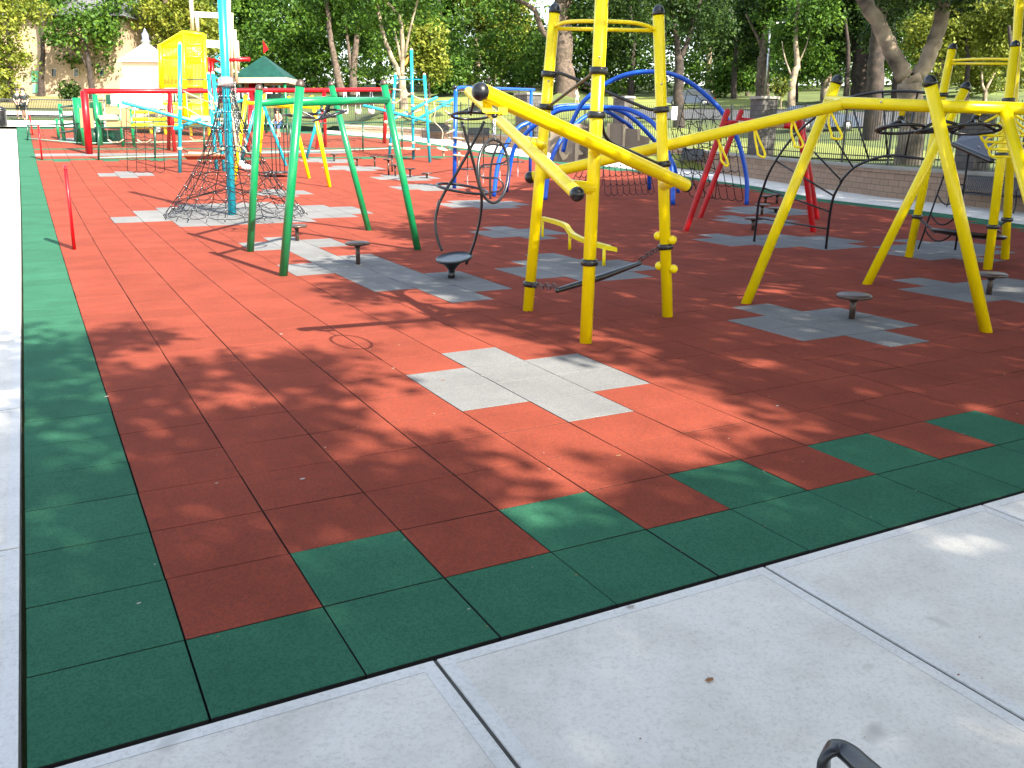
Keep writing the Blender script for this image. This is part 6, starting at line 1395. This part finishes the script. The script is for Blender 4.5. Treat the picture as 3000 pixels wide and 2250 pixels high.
# distant woods closing the view
C_ = []; r = np.random.default_rng(99)
for u in np.arange(-350, 3400, 26):
    for row in range(3):
        b = at('P', u + r.normal(0, 10), 262, 112 + row * 9 + r.uniform(-4, 4)); z0 = T(b[0], b[1])
        top = 12 + 3 * math.sin(u * .013) + 2.5 * math.sin(u * .041 + 1) + r.uniform(-1, 1.5)
        if 1540 < u < 1690: top = 6.0
        if u > 2600: top += 1
        for k in range(15): C_.append((b[0] + r.normal(0, 1.6), b[1] + r.normal(0, 1.6), z0 + .6 + (top) * r.random()))
o = bpy.data.objects.new('distant_woods', leaves_mesh('distant_woods', C_, r.uniform(1.0, 1.9, len(C_)), 26, .5, LF[0], 5)); COL.objects.link(o)
o['kind'] = 'stuff'; tag(o, 'distant mass of trees closing the view beyond the ball field and road', 'woods')

# ------------------------------------------------------------------ the big shade trees behind and to the right of the viewpoint
SUNLIT = [gp('P', *q)[:2] for q in [(-300, 985), (60, 985), (260, 962), (450, 985), (600, 1015), (760, 1000), (950, 1020), (1100, 1080), (1230, 1200), (1400, 1300), (1560, 1410), (1740, 1445), (2000, 1345), (2340, 1245), (1950, 1110), (1650, 1080), (1500, 990), (1300, 950), (1080, 890), (960, 800), (1060, 770), (1150, 690), (1250, 630), (1400, 590), (1500, 545), (1600, 500)]]
SUNLIT = np.array(SUNLIT + [(22, 45), (-30, 60), (-30, SUNLIT[0][1])])
def inpoly(x, y, P_=SUNLIT):
    c = False; j = len(P_) - 1
    for i in range(len(P_)):
        if ((P_[i][1] > y) != (P_[j][1] > y)) and x < (P_[j][0] - P_[i][0]) * (y - P_[i][1]) / (P_[j][1] - P_[i][1]) + P_[i][0]: c = not c
        j = i
    return c
def edged(x, y):
    a_ = SUNLIT; b_ = np.roll(SUNLIT, -1, axis=0); ab = b_ - a_; q = np.array([x, y]); t_ = np.clip(((q - a_) * ab).sum(1) / (ab * ab).sum(1), 0, 1)
    return np.hypot(*(q - (a_ + t_[:, None] * ab)).T).min()
ST = [(1.5, -13.5, 0), (-6.5, -12.5, 0), (8.5, -11.5, 2), (16.5, -9.0, 2), (22.0, -2.5, 2), (27.0, 6.0, 2), (17.5, -17, 0)]
cl_ = [[] for _ in ST]; ra_ = [[] for _ in ST]; g = .52
for gx in np.arange(-9, 27, g):
    for gy in np.arange(-9, 27, g):
        ins = inpoly(gx, gy); ed = edged(gx, gy)
        nz = math.sin(gx * 1.9 + gy * .7) + math.sin(gy * 2.3 - gx * .8 + 1.3) + math.sin(gx * .9 - gy * 1.4 + 2)
        layers = 3 if gy > 1 else 4
        if ins:
            if ed > .5 or (gx > 2.2 and gy < 6) or rng.random() > .2 - ed * .3: continue
            layers = 1
        elif ed < .35 and gx > 2.2 and gy < 6.5: continue
        elif ed < 2.6 and gx < 5.5 and gy > 2 and (nz > 1.0 or rng.random() < .12): continue
        elif ed < 1.0 and gy > 0 and (nz > .8 or rng.random() < .10): continue
        elif nz > (2.15 if gy > -1 else 2.3) and (gx > 5 or gy > 4): continue
        for _ in range(layers):
            h = rng.uniform(7.2, 12.0) if gy < 18 else rng.uniform(10, 14)
            q = np.array([gx + rng.uniform(-.3, .3), gy + rng.uniform(-.3, .3), 0.1]) + SD / SD[2] * h
            d = q - CAM; c_ = d @ FW
            if c_ > 0:
                u = 1500 + FPX * (d @ RT) / c_; v = 1125 - FPX * (d @ UP) / c_
                if -250 < u < 3250 and v > -160: continue
            i = min(range(len(ST)), key=lambda i: (q[0] - ST[i][0]) ** 2 + (q[1] - ST[i][1]) ** 2)
            cl_[i].append(q); ra_[i].append(rng.uniform(.36, .62))
wd = ('behind the viewpoint', 'behind the viewpoint on the left', 'behind the near pavement on the right', 'right of the near bench', 'beyond the right frame edge', 'right of the far shaded tower', 'farther behind the near bench')
for i, (x, y, lf) in enumerate(ST):
    if not cl_[i]: continue
    b = np.array([x, y, -.05]); ce = np.mean(cl_[i], axis=0); lim = [([b, b + (0.1, 0, 2.5), b + (0, .15, 5)], .38, .28)]
    r = random.Random(i); tg = r.sample(cl_[i], min(16, len(cl_[i])))
    for q in tg: lim.append(([b + (0, .15, 4.4 + r.random()), lerp(b + (0, 0, 6.5), q, .5) + (0, 0, .6), q], .13, .03))
    t = tree('tall broad shade tree standing ' + wd[i], b, lim, None, bark=BARK, seed=60 + i, name='shade_tree', group='shade trees round the viewpoint')
    o = bpy.data.objects.new('crown', leaves_mesh('crown', np.array(cl_[i]) - b, ra_[i], 34, .215, LF[lf], 70 + i)); COL.objects.link(o); o.parent = t.o

# a few more crowns closing the gaps along the top of the view
for i, (x, y, lf, lb) in enumerate(((660, 262, 0, 'leafy tree filling in behind the tall turquoise mast'), (1110, 262, 3, 'leafy tree far behind the turquoise climber'), (1290, 258, 0, 'leafy tree behind the twin-limbed pale tree'), (1850, 280, 2, 'dark tree between the near tower and the forked dark trunk'), (2150, 290, 2, 'dark tree behind the slim straight trunk'), (2330, 300, 0, 'leafy tree filling the gap above the red frame'), (2480, 310, 2, 'dark leafy tree behind the rising beam end cap'), (2620, 320, 0, 'leafy tree behind the big mottled trunk'), (2830, 330, 1, 'yellow-green tree behind the yellow hoop on the right'), (2960, 335, 1, 'yellow-green tree at the right edge'), (380, 282, 0, 'leafy tree rising behind the kiosk roof'), (120, 284, 0, 'leafy tree rising over the roof of the beige building'))):
    ptree(lb, 'P', x, y, [([(x, y - 60), (x + 6, y - 150), (x - 4, y - 260)], 16, 8)], [(x, y - 210, 85, 60, 4), (x + 60, y - 275, 80, 60, 3), (x - 60, y - 270, 80, 60, 5), (x + 10, y - 320, 110, 60, 4), (x - 30, y - 140, 50, 40, 4)], lf, 260, bark=BARKD, seed=80 + i)
# windblown leaves and grit
V = []; F = []; r = random.Random(5)
for i in range(260):
    if i < 190: x, y = r.uniform(.1, 9), r.uniform(.05, 9) ** 1.0
    else: x, y = r.uniform(-1.5, 7), r.uniform(-2.2, -.05)
    if r.random() < .35: x = .61 * round(x / .61) + r.uniform(-.03, .03)
    s_ = r.uniform(.002, .0055) if r.random() < .88 else r.uniform(.007, .016); z = G(x, y) + (.004 if y > 0 else .016); a_ = r.uniform(0, 6.28); k = len(V)
    for q in range(5): b_ = a_ + q * 1.257; V.append((x + s_ * math.cos(b_) * 1.5, y + s_ * math.sin(b_) * .8, z + r.uniform(0, .004)))
    F.append(tuple(range(k, k + 5)))
o = link('leaf_litter', V, F, [mat('dry_leaf', (.25, .12, .05), .9), mat('pale_grit', (.38, .34, .29), .9)], None, False); o['kind'] = 'stuff'
tag(o, 'scattered dry leaf scraps and pale grit on tiles and pavement', 'litter')
o.data.polygons.foreach_set('material_index', [0 if r.random() < .4 else 1 for _ in F])
